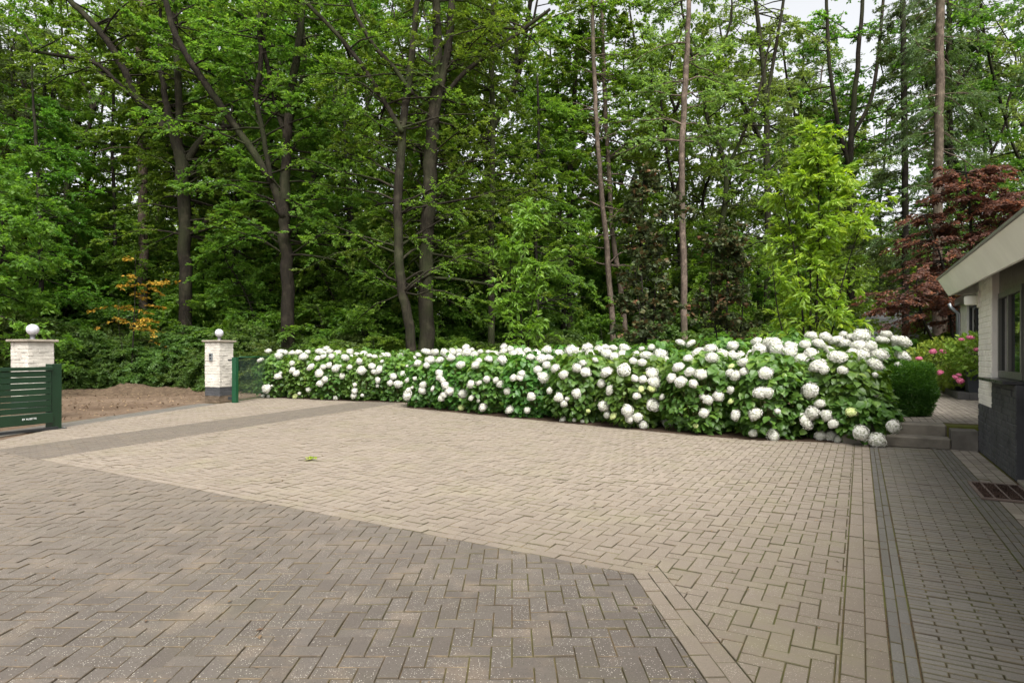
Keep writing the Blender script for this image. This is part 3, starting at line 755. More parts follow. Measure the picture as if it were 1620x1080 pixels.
for d_ in (.0, 1.02, 2.6, 4.1, LG-.06):
    G = Geo(); G.box(gs-E2*(d_+.06)-E1*.082+ZZ*.32, E2*.06, E1*.034, ZZ*.757, .003); G.build('stile', M_DARK, gate)
G = Geo(); G.box(gs-E2*(LG+1)-E1*.055+ZZ*.0, E2*(LG+1.1), E1*.05, ZZ*.05, .004); G.build('ground_rail', M_DARK, gate)
cu = bpy.data.curves.new('lettering', 'FONT'); cu.body = 'BY ALUETTE'; cu.size = .043; cu.extrude = .0008; cu.align_x = 'RIGHT'; cu.align_y = 'CENTER'
m_l = plain_mat('white_lettering', (.75, .77, .75), .5, .3, 0, .03); cu.materials.append(m_l)
tmp = bpy.data.objects.new('lettering', cu); C.objects.link(tmp); bpy.context.view_layer.update()
lm = bpy.data.meshes.new_from_object(tmp.evaluated_get(bpy.context.evaluated_depsgraph_get())); bpy.data.objects.remove(tmp); bpy.data.curves.remove(cu)
tx = link('lettering', lm, br)
from mathutils import Matrix, Vector
fp = gs-E2*.29+E1*.0125+ZZ*.235-BASE[gate]
tx.matrix_local = Matrix(((E2[0], 0, E1[0], fp[0]), (E2[1], 0, E1[1], fp[1]), (0, 1, 0, fp[2]), (0, 0, 0, 1)))
# leaf litter under the gate
rp = np.array([-7.86, 17.42, 0])
rpost = thing('gate_post', 'bright green receiving post beside the pillar with the intercom', 'gate post', rp)
G = Geo(); G.box(rp-E1*.13, E1*.135, E2*.12, ZZ*1.29, .006); G.build('post', M_GREENB, rpost)
G = Geo(); G.box(rp-E1*.30+E2*.03+ZZ*1.19, E1*.17, E2*.05, ZZ*.045, .004); G.build('catch', M_DARK, rpost)
G = Geo(); G.box(rp-E1*.27+E2*.0+ZZ*.08, E1*.13, E2*.10, ZZ*.09, .006); G.build('stop_bracket', M_DARK, rpost)
# chain-link fence
M_WIRE = plain_mat('green_wire', (.018, .045, .030), .4, .5, .2, .1)
fence = thing('chain_link_fence', 'green chain link fence running behind the white hydrangeas', 'fence', np.array([-7.8, 18.2, 0]))
fa, fb, fc = np.array([-7.82, 17.58, 0]), np.array([-7.86, 20.9, 0]), np.array([6.5, 19.8, 0])
rails = Geo(); net = Geo()
for (a, b_, top, ms) in ((fa, fb, 1.30, .085), (fb, fc, 1.42, .12)):
    L = np.linalg.norm(b_-a); d_ = (b_-a)/L
    rails.tube([a+ZZ*top, b_+ZZ*top], .02, 8); rails.tube([a+ZZ*.06, b_+ZZ*.06], .006, 5)
    for k in range(int(L/2.2)+1):
        G = Geo(); q = a+d_*min(k*2.2+.02, L-.02); G.tube([q, q+ZZ*(top+.04)], .022, 8)
        if k: G.build('fence_post', M_GREENB, fence, True)
    h = top-.08; t = -h
    while t < L:
        for sgn in (1, -1):
            s0, s1 = (t, t+h) if sgn > 0 else (t+h, t)
            z0, z1 = .06, .06+h; p0, p1 = np.array([s0, z0]), np.array([s1, z1])
            lo_, hi_ = 0.0, 1.0; ds = p1[0]-p0[0]
            for lim, gt in ((0, True), (L, False)):
                tt = (lim-p0[0])/ds
                if (ds > 0) == gt: lo_ = max(lo_, tt)
                else: hi_ = min(hi_, tt)
            if hi_-lo_ > .01:
                A_, B_ = p0+(p1-p0)*lo_, p0+(p1-p0)*hi_
                net.tube([a+d_*A_[0]+ZZ*A_[1], a+d_*B_[0]+ZZ*B_[1]], .0026, 3, cap=False)
        t += ms
rails.build('rail', M_GREENB, fence, True); net.build('wire_mesh', M_WIRE, fence)

# ================================================================== WHITE HYDRANGEAS
m, nt, out = newmat('hydrangea_petal'); n = N(nt)
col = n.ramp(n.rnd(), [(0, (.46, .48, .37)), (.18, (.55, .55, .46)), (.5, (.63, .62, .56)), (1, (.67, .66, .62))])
b = n.n('ShaderNodeBsdfPrincipled'); n.set(b.inputs['Base Color'], col); b.inputs['Roughness'].default_value = .6; b.inputs['Specular IOR Level'].default_value = .2
t = n.n('ShaderNodeBsdfTranslucent'); n.set(t.inputs[0], col); mx = n.n('ShaderNodeMixShader'); mx.inputs[0].default_value = .22
nt.links.new(b.outputs[0], mx.inputs[1]); nt.links.new(t.outputs[0], mx.inputs[2]); nt.links.new(mx.outputs[0], out.inputs[0]); M_PETAL = m
def petal_mat(nm, a, c):
    m, nt, out = newmat(nm); n = N(nt); n.bsdf(out, n.ramp(n.rnd(), [(0, a), (1, c)]), .6, .2); return m
M_PETALG = petal_mat('green_petal', (.42, .50, .17), (.62, .66, .34))
M_PINK = petal_mat('pink_petal', (.36, .06, .13), (.60, .20, .29))
M_STEM = plain_mat('green_stem', (.11, .12, .04), .7, .2, 0, .3)
def flower_proto(name, mt, nf=150, flat=.88, low=-.75):
    G = Geo(); g = (1+5**.5)/2
    i = np.arange(nf); z = 1-(1-low)*(i+.5)/nf; th = 2*math.pi*i/g
    D = np.stack([np.sqrt(1-z*z)*np.cos(th), np.sqrt(1-z*z)*np.sin(th), z], -1)+rng.normal(0, .05, (nf, 3)); D = norm(D)
    lump = 1+.08*np.sin(D[:, 0]*5+rng.random()*6)+.08*np.sin(D[:, 1]*4.5+D[:, 2]*4+rng.random()*6)
    Rr = (.90+rng.normal(0, .035, nf))*lump; Pp = D*Rr[:, None]*np.array([1, 1, flat])
    ref = norm(rng.normal(0, 1, (nf, 3))); T1 = norm(np.cross(D, ref)); T2 = np.cross(D, T1)
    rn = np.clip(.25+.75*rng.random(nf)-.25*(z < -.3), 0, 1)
    for k in range(4):
        a = k*math.pi/2+rng.normal(0, .15, nf)
        A = T1*np.cos(a)[:, None]+T2*np.sin(a)[:, None]+D*rng.uniform(.05, .35, nf)[:, None]
        V, lo, sz, r = leaves(Pp-A*.01, A, D+rng.normal(0, .15, (nf, 3)), rng.uniform(.15, .20, nf), rng.uniform(.15, .19, nf), T_DIAMOND, np.clip(rn+rng.normal(0, .1, nf), 0, 1)); G.raw(V, lo, sz, r)
    prof = [(.80*math.sin(a), -.80*flat*math.cos(a)) for a in np.linspace(.25, math.pi-.05, 9)]
    G.lathe((0, 0, 0), prof, 14, .0)
    return mesh(name, np.concatenate(G.v), G.l, G.n, mt, G.r)
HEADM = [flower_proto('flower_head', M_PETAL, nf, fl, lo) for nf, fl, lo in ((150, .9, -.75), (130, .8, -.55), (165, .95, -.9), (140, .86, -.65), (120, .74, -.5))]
HEADG = flower_proto('green_flower_head', M_PETALG, 90, .75, -.5)
SH = []   # cx, cy, r, h, label
fr = [(5.35, 10.05, .74, 1.36), (4.30, 10.30, .72, 1.36), (3.38, 10.95, .72, 1.36), (2.42, 11.80, .74, 1.35), (1.48, 12.72, .74, 1.35), (.52, 13.65, .74, 1.35), (-.42, 14.55, .74, 1.34), (-1.32, 15.4, .74, 1.32), (-2.15, 16.25, .72, 1.26)]
bk = [(6.38, 11.05, .64, 1.60), (5.15, 11.35, .74, 1.74), (4.05, 11.95, .76, 1.64), (3.05, 12.85, .76, 1.58), (2.1, 13.8, .76, 1.56), (1.15, 14.75, .76, 1.55), (.2, 15.65, .76, 1.54), (-.75, 16.5, .76, 1.52), (-1.65, 17.35, .74, 1.48)]
lf_ = [(-3.35, 18.25, .74, 1.30), (-4.4, 18.65, .78, 1.34), (-5.5, 19.05, .78, 1.36), (-6.5, 19.6, .76, 1.36), (-7.6, 19.95, .72, 1.34)]
lb = [(-3.3, 19.6, .8, 1.48), (-4.5, 19.95, .8, 1.55), (-5.6, 20.35, .8, 1.56), (-6.6, 20.85, .7, 1.55)]
onum = ['first', 'second', 'third', 'fourth', 'fifth', 'sixth', 'seventh', 'eighth', 'ninth']
for i, s_ in enumerate(fr):
    lab = 'white hydrangea spilling big flower heads over the corner of the garden steps' if i == 0 else ('white hydrangea at the gap in the bed, farthest from the steps along the driveway' if i == 8 else 'white hydrangea along the driveway edge, %s shrub counted from the steps' % onum[i])
    SH.append((*s_, lab, 'white hydrangeas along the driveway edge'))
for i, s_ in enumerate(bk):
    lab = 'tall white hydrangea behind the clipped yew bush' if i == 0 else 'tall white hydrangea in the back row, %s shrub counted from the yew bush' % onum[i]
    SH.append((*s_, lab, 'tall white hydrangeas in the back row'))
for i, s_ in enumerate(lf_):
    lab = 'white hydrangea of the far bed touching the chain link fence' if i == 4 else 'white hydrangea in the far bed by the gate, %s shrub counted from the gap' % onum[i]
    SH.append((*s_, lab, 'white hydrangeas in the far bed'))
for i, s_ in enumerate(lb):
    SH.append((*s_, 'white hydrangea behind the far bed front row, %s shrub counted from the gap' % onum[i], 'white hydrangeas in the far bed'))
SH.append((5.42, 9.74, .60, .78, 'low hydrangea sprawling at the foot of the steps with heads near the paving', 'white hydrangeas along the driveway edge'))
EX = 2.7
SC = np.array([[s[0], s[1], s[3]*.47] for s in SH]); SR = np.array([[s[2], s[3]*.53] for s in SH])
def field(p):                                # < 1 inside a shrub
    d = p[..., None, :]-SC
    return (np.hypot(d[..., 0], d[..., 1])/SR[:, 0])**EX+(np.abs(d[..., 2])/SR[:, 1])**EX
HEADS_RAW = [
 (400, 530, 6.75, [(82,268,75),(165,170,65),(275,222,95),(300,175,80),(345,185,70),(418,190,75),(490,185,80),(540,232,105),(585,182,70),(420,300,65),(422,375,68),(465,405,70),(297,405,40),(268,440,80),(145,570,105),(202,540,30),(110,655,50),(165,650,45),(452,668,65,1),(497,622,40),(595,580,55),(620,342,88),(710,405,90),(770,472,65),(720,515,78),(750,340,70),(812,318,65),(885,355,85),(935,330,40),(1033,340,65),(955,435,75),(1088,528,50),(1085,592,70),(1078,645,70),(883,680,55),(1168,642,40),(1160,375,98),(1138,278,80),(1275,330,80),(1350,370,85),(1300,390,70),(1335,480,75),(1332,540,45),(1467,510,75),(1555,522,95),(1500,440,80),(1605,415,75),(710,172,90),(785,150,75),(820,178,90),(755,200,80),(750,230,70),(695,250,85),(840,228,70),(905,190,75),(985,240,100),(1035,180,80),(1060,235,65),(1110,210,70),(1180,200,95),(1245,220,65),(1300,228,65),(1390,225,85),(1440,215,70),(1380,280,50),(1570,222,75)]),
 (620, 530, 6.75, [(282,210,65),(237,242,55),(370,180,110),(460,185,90),(275,300,90),(405,268,105),(370,322,65),(515,268,95),(160,328,38),(210,330,40),(560,185,95),(600,215,90),(630,245,90),(650,180,90),(725,215,70),(720,175,70),(800,190,115),(790,135,90),(850,160,70),(880,210,80),(945,175,60),(930,275,80),(893,320,88),(735,315,95),(1035,180,75),(1035,255,100),(1100,205,90),(1190,180,100),(1195,130,80),(1180,265,115),(1265,155,80),(1300,195,100),(1300,250,60,1),(1355,165,80),(1380,210,100),(1450,170,95),(1480,235,90),(1540,190,95),(505,405,85),(505,445,75),(540,482,70),(568,535,80),(615,597,95),(555,640,75),(530,670,80),(437,572,72),(333,530,85),(323,590,90),(178,590,75),(168,640,115),(215,558,40),(762,625,108),(848,670,75),(922,700,40),(743,772,78,1),(972,768,95),(845,525,90),(927,502,72),(1012,470,88),(1110,480,70),(1163,525,88),(1233,597,88),(1258,792,108),(1445,800,72),(1492,655,90),(1300,455,85),(1365,450,85),(1385,412,80),(165,480,55),(245,462,55)]),
 (840, 530, 6.0, [(50,190,110),(100,220,100),(170,215,85),(150,145,95),(260,172,100),(385,155,140),(445,150,90),(535,120,110),(565,180,110),(645,140,85),(705,115,85),(720,175,120),(780,120,80),(790,205,95),(885,185,120),(890,125,110),(995,180,80),(1095,195,115),(970,245,85),(1055,258,90),(1230,185,115),(1275,230,80),(1145,118,80),(1050,130,60),(148,285,88),(230,315,85),(65,325,75),(75,365,45),(122,402,100),(310,375,88),(435,312,98),(520,350,105),(492,265,70),(610,235,60),(718,350,120),(885,330,135),(670,458,90),(748,522,92),(178,525,78),(265,590,105),(315,650,70),(345,600,55),(433,553,92),(690,672,118),(725,755,75),(780,765,75,1),(915,715,115),(935,790,85),(1012,778,92),(1160,662,115),(1065,868,95),(1280,852,98),(1245,585,68),(1003,575,75),(1150,360,120),(1060,420,95),(1170,440,125),(985,410,70),(1150,500,90,1),(1045,510,70,1),(545,718,50,1),(303,808,62),(410,805,42),(490,828,40),(20,578,60)]),
 (1060, 510, 5.142, [(170,172,80),(85,165,90),(225,250,120),(330,215,100),(340,288,105),(425,260,110),(505,270,80),(575,285,110),(600,325,95),(510,190,90),(705,155,95),(730,225,140),(665,265,100),(800,155,90),(850,175,120),(870,220,120),(980,195,100),(975,240,100),(1065,295,105),(1150,110,100),(1100,180,100),(1150,255,110),(1195,355,120),(145,290,80),(68,362,92),(158,402,82),(250,422,98),(190,497,82),(85,480,105),(10,450,95),(498,358,60,1),(485,408,70),(532,432,90),(600,398,80),(495,548,72),(778,412,130),(735,570,105),(795,570,100),(395,597,90),(310,632,80),(262,602,55),(275,735,80),(535,752,95),(692,745,108),(875,720,52),(675,902,68),(838,942,100),(495,638,55,1),(210,838,45,1)]),
 (1240, 500, 4.911, [(325,165,110),(410,190,110),(475,215,120),(270,215,100),(270,385,120),(310,415,75),(355,265,90),(420,320,140),(455,420,75),(600,155,140),(525,160,70),(460,140,60),(580,225,110),(670,235,95),(535,290,100),(610,305,130),(745,300,115),(710,375,120),(765,185,110),(795,140,75),(870,185,90),(925,200,120),(870,215,60),(920,312,120),(890,380,60),(710,455,50),(715,610,40),(203,578,140),(280,680,75),(222,750,125),(172,815,120),(330,770,95),(382,835,85),(285,950,95),(365,975,95),(420,975,60),(600,908,135),(725,985,118),(852,858,118),(525,745,90,1)]),
]
HD = []
for ox, oy, s_, L in HEADS_RAW:
    for q in L: HD.append((ox+q[0]/s_, oy+q[1]/s_, q[2]/s_, len(q) > 3))
HD = np.array(HD, float)
ys = np.arange(8.6, 22.5, .025)
head_of = {i: [] for i in range(len(SH))}
for (hx, hy, hd, gflag) in HD:
    pts = np.stack([(hx-810)/F_PX*ys, ys, CAM_H+(HOR-hy)/F_PX*ys], -1)
    f = field(pts); fm = f.min(1); hit = np.where(fm < 1.0)[0]
    k = hit[0] if len(hit) else int(np.argmin(fm+.02*(ys-8.6)))
    p = pts[k].copy(); i = int(np.argmin(f[k])); R = max(hd/F_PX*p[1]*.5*1.04, .035)
    p = p-norm(p-np.array([0, 0, CAM_H]))*R*(.45 if hy < 672 else 1.1)
    if hx > 1372 and hy > 655:
        Yh = 9.05 if hy > 690 else 8.98; p = at(hx, hy, Yh); R = hd/F_PX*Yh*.5*1.04; i = len(SH)-1
    p[2] = max(p[2], R*.8)
    head_of[i].append((p, R, bool(gflag)))
for i, (cx, cy, r, h, lab, grp) in enumerate(SH):
    c = np.array([cx, cy, 0.0]); root = thing('hydrangea', lab, 'hydrangea', c, grp)
    nl = int(1500*r*h/(.74*1.35)*(1.0 if i < 9 else .85)*(1.5 if h < 1 else 1))
    z = rng.uniform(-.96, 1, nl); th = rng.uniform(0, 2*math.pi, nl); D = np.stack([np.sqrt(1-z*z)*np.cos(th), np.sqrt(1-z*z)*np.sin(th), z], -1)
    sc = ((np.hypot(D[:, 0], D[:, 1]))**EX+np.abs(D[:, 2])**EX)**(-1/EX)
    rr = np.clip(1.03-np.abs(rng.normal(0, .16, nl)), .35, 1.1)
    lump = 1+.07*np.sin(th*5+cx*3)+.06*np.sin(th*3+z*7+cy)
    P = c+np.array([0, 0, h*.47])+D*(sc*rr*lump)[:, None]*np.array([r, r, h*.53])
    P[:, 2] = np.where(P[:, 2] < .03, rng.uniform(.03, .22, nl), P[:, 2])
    outw = norm(np.stack([D[:, 0], D[:, 1], D[:, 2]*.6], -1))
    hz = norm(np.stack([np.cos(th+rng.normal(0, .8, nl)), np.sin(th+rng.normal(0, .8, nl)), np.zeros(nl)], -1))
    A = norm(hz*.8+np.stack([np.zeros(nl), np.zeros(nl), rng.normal(-.42, .35, nl)], -1))
    Nn = norm(outw*.55+ZZ*.75+rng.normal(0, .32, (nl, 3)))
    L = rng.uniform(.085, .175, nl)*(.92+.2*(z > .2)); W = L*rng.uniform(.66, .86, nl)
    for (hp, R, gf) in [q for i2 in range(len(SH)) for q in head_of[i2] if abs(q[0][0]-cx)+abs(q[0][1]-cy) < 2.2]:   # no leaf inside or right in front of a head
        vd = norm(np.array([0, 0, CAM_H+.6])-hp); rel = P-hp; tt = np.clip(rel@vd, 0, .22); keep = np.linalg.norm(rel-tt[:, None]*vd, axis=1) > R*1.05
        P, A, Nn, L, W = P[keep], A[keep], Nn[keep], L[keep], W[keep]
    nl = len(P)
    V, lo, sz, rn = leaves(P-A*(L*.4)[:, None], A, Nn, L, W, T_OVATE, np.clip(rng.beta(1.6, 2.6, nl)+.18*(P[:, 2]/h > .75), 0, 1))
    link('foliage', mesh('foliage', V-c, lo, sz, LEAF['hyd'], rn), root)
    G = Geo()
    for k in range(26):
        a = rng.uniform(0, 2*math.pi); q = rng.uniform(.1, .8)*r
        G.tube([c+np.array([math.cos(a)*q*.35, math.sin(a)*q*.35, 0]), c+np.array([math.cos(a)*q*.7, math.sin(a)*q*.7, h*.45]), c+np.array([math.cos(a)*q, math.sin(a)*q, h*rng.uniform(.75, .95)])], [.006, .005, .004], 4, cap=False)
    for (p, R, gf) in head_of[i]:
        inn = c+np.array([(p[0]-cx)*.45, (p[1]-cy)*.45, max(p[2]*.5, .05)])
        G.tube([inn, (inn+p)/2+ZZ*.04, p], [.005, .004, .004], 4, cap=False)
    G.build('stems', M_STEM, root)
    for (p, R, gf) in head_of[i]:
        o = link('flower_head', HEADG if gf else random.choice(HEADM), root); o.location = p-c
        od = norm(np.array([p[0]-cx, p[1]-cy, .35+max(p[2]-h*.6, 0)*1.5])+rng.normal(0, .12, 3))
        o.rotation_mode = 'QUATERNION'; o.rotation_quaternion = Vector(od).to_track_quat('Z', 'Y') @ __import__('mathutils').Quaternion((0, 0, 1), rng.uniform(0, 6.28))
        R = R*rng.uniform(.90, 1.04); o.scale = (R*rng.uniform(.92, 1.14), R*rng.uniform(.92, 1.14), R*rng.uniform(.80, 1.02))
        if gf: o['label'] = 'greenish unripe flower head'
# soil of the bed
G = Geo()
bedp = [(5.45, 9.45), (3.9, 9.75), (2.65, 10.75), (1.15, 12.2), (-.68, 13.9), (-2.7, 15.8), (-3.0, 17.5), (-5.4, 18.4), (-8.0, 19.9), (-7.6, 21.4), (0, 21), (7.2, 12.6), (6.2, 10.6)]
G.add([(x, y, .012) for x, y in bedp]+[(x, y, -.02) for x, y in bedp], [tuple(range(13))[::-1]]+[(i, (i+1) % 13, 13+(i+1) % 13, 13+i) for i in range(13)])
o = G.build('flower_bed_soil', plain_mat('bed_soil', (.045, .030, .020), .95, .1, 0, .4, .8, 40)); tag(o, 'dark soil of the hydrangea bed', None, None, 'structure')
# wooden stake
sp = np.array([5.62, 9.85, 0]); G = Geo(); G.lathe(sp, [(.030, 0), (.031, .3), (.030, .6), (.028, .84), (.012, .86)], 12)
o = G.build_top('wooden_stake', plain_mat('weathered_wood', (.17, .11, .06), .85, .15, 0, .3, .5, 35), sp, True); tag(o, 'weathered round wooden stake among the hydrangeas by the steps', 'stake')

# ================================================================== YEW, POTS, PATIO PLANTS
def mound_foliage(c, rx, ry, z0, z1, n_, L, W, tmpl, ex=2.6, up=.4, jit=.3, inner=.16, rot=0.0):
    z = rng.uniform(-.95, 1, n_); th = rng.uniform(0, 2*math.pi, n_); D = np.stack([np.sqrt(1-z*z)*np.cos(th), np.sqrt(1-z*z)*np.sin(th), z], -1)
    sc = (np.abs(D[:, 0])**ex+np.abs(D[:, 1])**ex+np.abs(D[:, 2])**ex)**(-1/ex)
    rr = np.clip(1.02-np.abs(rng.normal(0, inner, n_)), .3, 1.1)*(1+.06*np.sin(th*6+c[0])+.05*np.sin(z*8+th*2))
    X = D*(sc*rr)[:, None]*np.array([rx, ry, (z1-z0)/2])
    cr, sr = math.cos(rot), math.sin(rot); X = np.stack([X[:, 0]*cr-X[:, 1]*sr, X[:, 0]*sr+X[:, 1]*cr, X[:, 2]], -1)
    Dr = np.stack([D[:, 0]*cr-D[:, 1]*sr, D[:, 0]*sr+D[:, 1]*cr, D[:, 2]], -1)
    P = np.array([c[0], c[1], (z0+z1)/2])+X
    A = norm(Dr+rng.normal(0, .6, (n_, 3))+ZZ*up); Nn = norm(Dr*.4+ZZ*.5+rng.normal(0, jit+.2, (n_, 3)))
    s_ = rng.uniform(.7, 1.25, n_)
    return leaves(P, A, Nn, L*s_, W*s_, tmpl, np.clip(.25+.35*rng.random(n_)+.4*np.clip(D[:, 2], 0, 1)*rng.random(n_), 0, 1))
yc = H(12.78, .58, PZ); ang = math.atan2(UU[1], UU[0])
yew = thing('yew_bush', 'clipped dark green yew bush beside the patio above the steps', 'yew', yc)
V, lo, sz, rn = mound_foliage(yc, .60, .50, PZ+.0, 1.20, 30000, .055, .017, T_DIAMOND, 4.5, .2, .3, .16, ang); link('foliage', mesh('foliage', V-yc, lo, sz, LEAF['yew'], rn), yew)
G = Geo()
for k in range(30):
    a = rng.uniform(0, 6.28); q = rng.uniform(.1, .5); G.tube([yc+np.array([math.cos(a)*q*.5, math.sin(a)*q*.5, 0]), yc+np.array([math.cos(a)*q, math.sin(a)*q*.8, rng.uniform(.4, .8)])], [.012, .005], 5, cap=False)
G.build('stems', BARK['dark'], yew)
# low kerb with planter box and bowl
M_SLATE = plain_mat('slate_kerb', (.060, .058, .056), .6, .3, 0, .3, .3, 30)
G = Geo(); G.box(H(17.55, 1.97, PZ), UU*3.2, VV*.22, ZZ*.17, .008); G.box(H(17.55, 2.1905, PZ), UU*.22, VV*.75, ZZ*.168, .008); G.box(H(17.7705, 2.1905, PZ), UU*2.9, VV*.7, ZZ*.14)
o = G.build_top('stone_kerb', M_SLATE, H(18, 2.2, PZ)); tag(o, 'low dark stone kerb carrying the planters on the patio', 'kerb')
bxp = H(18.1, 2.5, PZ+.17); pb = thing('planter_box', 'square slate grey planter box on the stone kerb by the house corner', 'planter', bxp)
G = Geo(); hw = .33
V = []
for (w_, z) in ((hw*.86, .0), (hw, .52), (hw*.88, .52), (hw*.80, .30)):
    V += [bxp+UU*a*w_+VV*b_*w_+ZZ*z for a, b_ in ((-1, -1), (1, -1), (1, 1), (-1, 1))]
Fq = [(3, 2, 1, 0), (12, 13, 14, 15)]
for l in range(3): Fq += [(l*4+i, l*4+(i+1) % 4, l*4+4+(i+1) % 4, l*4+4+i) for i in range(4)]
G.add(V, Fq); G.build('box', plain_mat('slate_planter', (.05, .056, .062), .6, .3, 0, .2), pb)
G = Geo(); G.box(bxp-UU*.25-VV*.25+ZZ*.31, UU*.5, VV*.5, ZZ*.17, .02); G.build('soil', plain_mat('pot_soil', (.03, .02, .015), .95, .1, 0, .3), pb)
bwp = H(18.7, 2.16, PZ+.17); bw_ = thing('flower_bowl', 'round dark bowl on the stone kerb beside the planter box', 'bowl', bwp)
G = Geo(); G.lathe(bwp, [(.14, 0), (.24, .08), (.30, .20), (.31, .21), (.28, .21), (.24, .17), (.1, .16)], 28); G.build('bowl', plain_mat('dark_bowl', (.03, .03, .032), .5, .4, 0, .2), bw_, True)
PINKM = [flower_proto('pink_flower_head', M_PINK, 80, .6, -.3)]
def pot_hydrangea(c, rx, ry, z0, z1, nl, label, heads, lm='pinkleaf', L=.11):
    root = thing('pot_hydrangea', label, 'pink hydrangea', c, 'pink hydrangeas on the patio')
    V, lo, sz, rn = mound_foliage(c, rx, ry, z0, z1, nl, L, L*.66, T_OVATE, 2.2, .25, .3, .22, ang); link('foliage', mesh('foliage', V-BASE[root], lo, sz, LEAF[lm], rn), root)
    G = Geo()
    for k in range(22):
        a = rng.uniform(0, 6.28); q = rng.uniform(.1, .8); G.tube([np.array(c)+np.array([math.cos(a)*.08, math.sin(a)*.08, 0]), np.array([c[0]+math.cos(a)*q*rx*.8, c[1]+math.sin(a)*q*ry*.8, z0+(z1-z0)*rng.uniform(.6, .9)])], [.007, .004], 4, cap=False)
    G.build('stems', M_STEM, root)
    for (px, py, Y, d) in heads:
        o = link('flower_head', PINKM[0], root); p = at(px, py, Y); o.location = p-BASE[root]; R = d/F_PX*Y/2; o.scale = (R, R, R)
        o.rotation_euler = (rng.uniform(.2, .7), rng.normal(0, .3), rng.uniform(-.5, .5))
pot_hydrangea(bxp+ZZ*.45, .80, .70, bxp[2]+.30, 1.88, 1500, 'tall yellow green hydrangea growing from the planter box', [(1535, 534, 14.0, 12), (1521, 537, 14.2, 9), (1545, 553, 14, 10)])
pot_hydrangea(bwp+ZZ*.18, .62, .55, bwp[2]+.05, bwp[2]+.62, 800, 'low hydrangea with pink heads spilling from the round bowl', [(1512, 597, 14.1, 11), (1519, 602, 13.9, 12), (1517, 593, 14.2, 9), (1487, 589, 14.4, 11)])
pot_hydrangea(H(20.3, 1.9, PZ), .95, .75, PZ+.05, 1.75, 1700, 'broad light green hydrangea with pink heads behind the bowl', [(1476, 556, 15.9, 12), (1492, 556, 15.9, 11), (1454, 567, 16.2, 11), (1500, 580, 15.8, 9)])

# ================================================================== TREES ONE CAN TELL APART
def T(Y, pts, k=8, n=5, wob=.11): return (*px_path(Y, pts, n, wob), k)
BIG = dict(leaf=(.125, .082))
make_tree('oak_tree', 'oak forking low into a long limb that sweeps up to the left', 'tree', gr(457, 615), [
    T(24.5, [(457,615,14),(456,480,13),(452,390,12),(450,340,11),(453,250,9.5),(458,180,9),(470,80,7),(480,0,5),(486,-90,3)], 10),
    T(24.4, [(450,345,8),(430,290,8),(400,240,7.5),(365,190,7),(330,140,7),(300,95,6.5),(275,50,6),(262,0,5.5),(256,-60,4)], 8),
    T(24.3, [(430,290,5),(425,262,5),(412,190,5),(405,150,5),(412,110,5),(411,50,5),(408,0,4),(404,-60,3)], 7),
    T(24.6, [(455,225,5),(440,180,5),(425,115,4.5),(417,60,4),(424,-30,3)], 6), T(24.7, [(456,200,5),(474,150,5),(482,80,4.5),(472,0,4),(476,-80,3)], 6)],
    'oak', 'oak', azim=(-.45, 3.6), nb=145, z0=5.0, z1=19, Lb=(4.2, 2.6), el=(-.1, 0.95), droop=.25, nt=15, nl=25, flat=.55, leaf=(.13, .09), mix_dir=.25)
make_tree('beech_tree', 'big beech with three upright stems and a smooth mossy trunk behind the hydrangeas', 'tree', gr(672, 619), [
    T(23, [(672,619,17),(673,500,15),(676,400,14),(679,280,14),(684,200,13),(690,120,10),(692,60,9),(690,0,8),(690,-90,6)], 12),
    T(22.9, [(686,200,8),(699,130,8),(711,60,8),(715,0,7),(717,-90,5)], 8),
    T(22.8, [(705,150,4),(740,110,5),(790,75,4.5),(830,45,4),(870,15,3)], 6)],
    'beech', 'beech', azim=(-.45, 3.6), nb=123, z0=4.0, z1=17, Lb=(5.0, 2.6), el=(-.15, 0.80), droop=.22, nt=15, nl=26, flat=.40, mix_dir=.38, leaf=(.105, .07))
make_tree('beech_tree', 'leaning beech stem with long limbs to the left beside the big beech', 'tree', gr(652, 622), [
    T(22.4, [(653,622,10),(648,520,10),(632,430,9.5),(630,360,9),(633,260,9),(637,200,8),(648,120,7),(655,50,6),(660,0,5),(668,-80,4)], 9),
    T(22.2, [(637,210,5),(610,165,5),(590,130,4.5),(555,80,4.5),(520,40,4),(485,5,4),(450,-40,3)], 7),
    T(22.2, [(653,150,4.5),(625,110,4.5),(590,70,4),(562,20,4),(545,-30,3)], 6)],
    'beech', 'beech', azim=(-.45, 3.6), nb=101, z0=3.6, z1=16, Lb=(4.6, 2.4), el=(-.2, 0.75), droop=.22, nt=15, nl=25, flat=.40, mix_dir=.38, leaf=(.105, .07))
make_tree('oak_tree', 'dark thick oak with spreading crooked limbs at the far side of the track', 'tree', gr(297, 610), [
    T(27, [(297,604,13),(294,450,12),(292,330,12),(288,262,13),(278,225,10),(268,190,9),(262,160,6), (256,120,5), (252,70,3.5), (255,0,2.5)], 10),
    T(27, [(270,212,9),(245,185,8),(215,155,7),(200,120,7),(180,80,6.5),(150,40,6),(110,0,5.5),(80,-40,4)], 8),
    T(26.9, [(205,150,4),(180,125,4),(150,100,4),(105,90,3.5),(55,82,3)], 6),
    T(27.1, [(298,255,8),(318,222,7),(345,205,6),(392,198,4)], 7), T(27, [(283,240,7),(283,150,7),(278,60,6),(275,0,5),(272,-70,4)], 7)],
    'oak', 'oak', azim=(-.45, 3.6), nb=145, z0=6, z1=21, Lb=(5.2, 3), el=(-.1, 0.85), droop=.25, nt=15, nl=23, flat=.55, leaf=(.15, .10), mix_dir=.25)
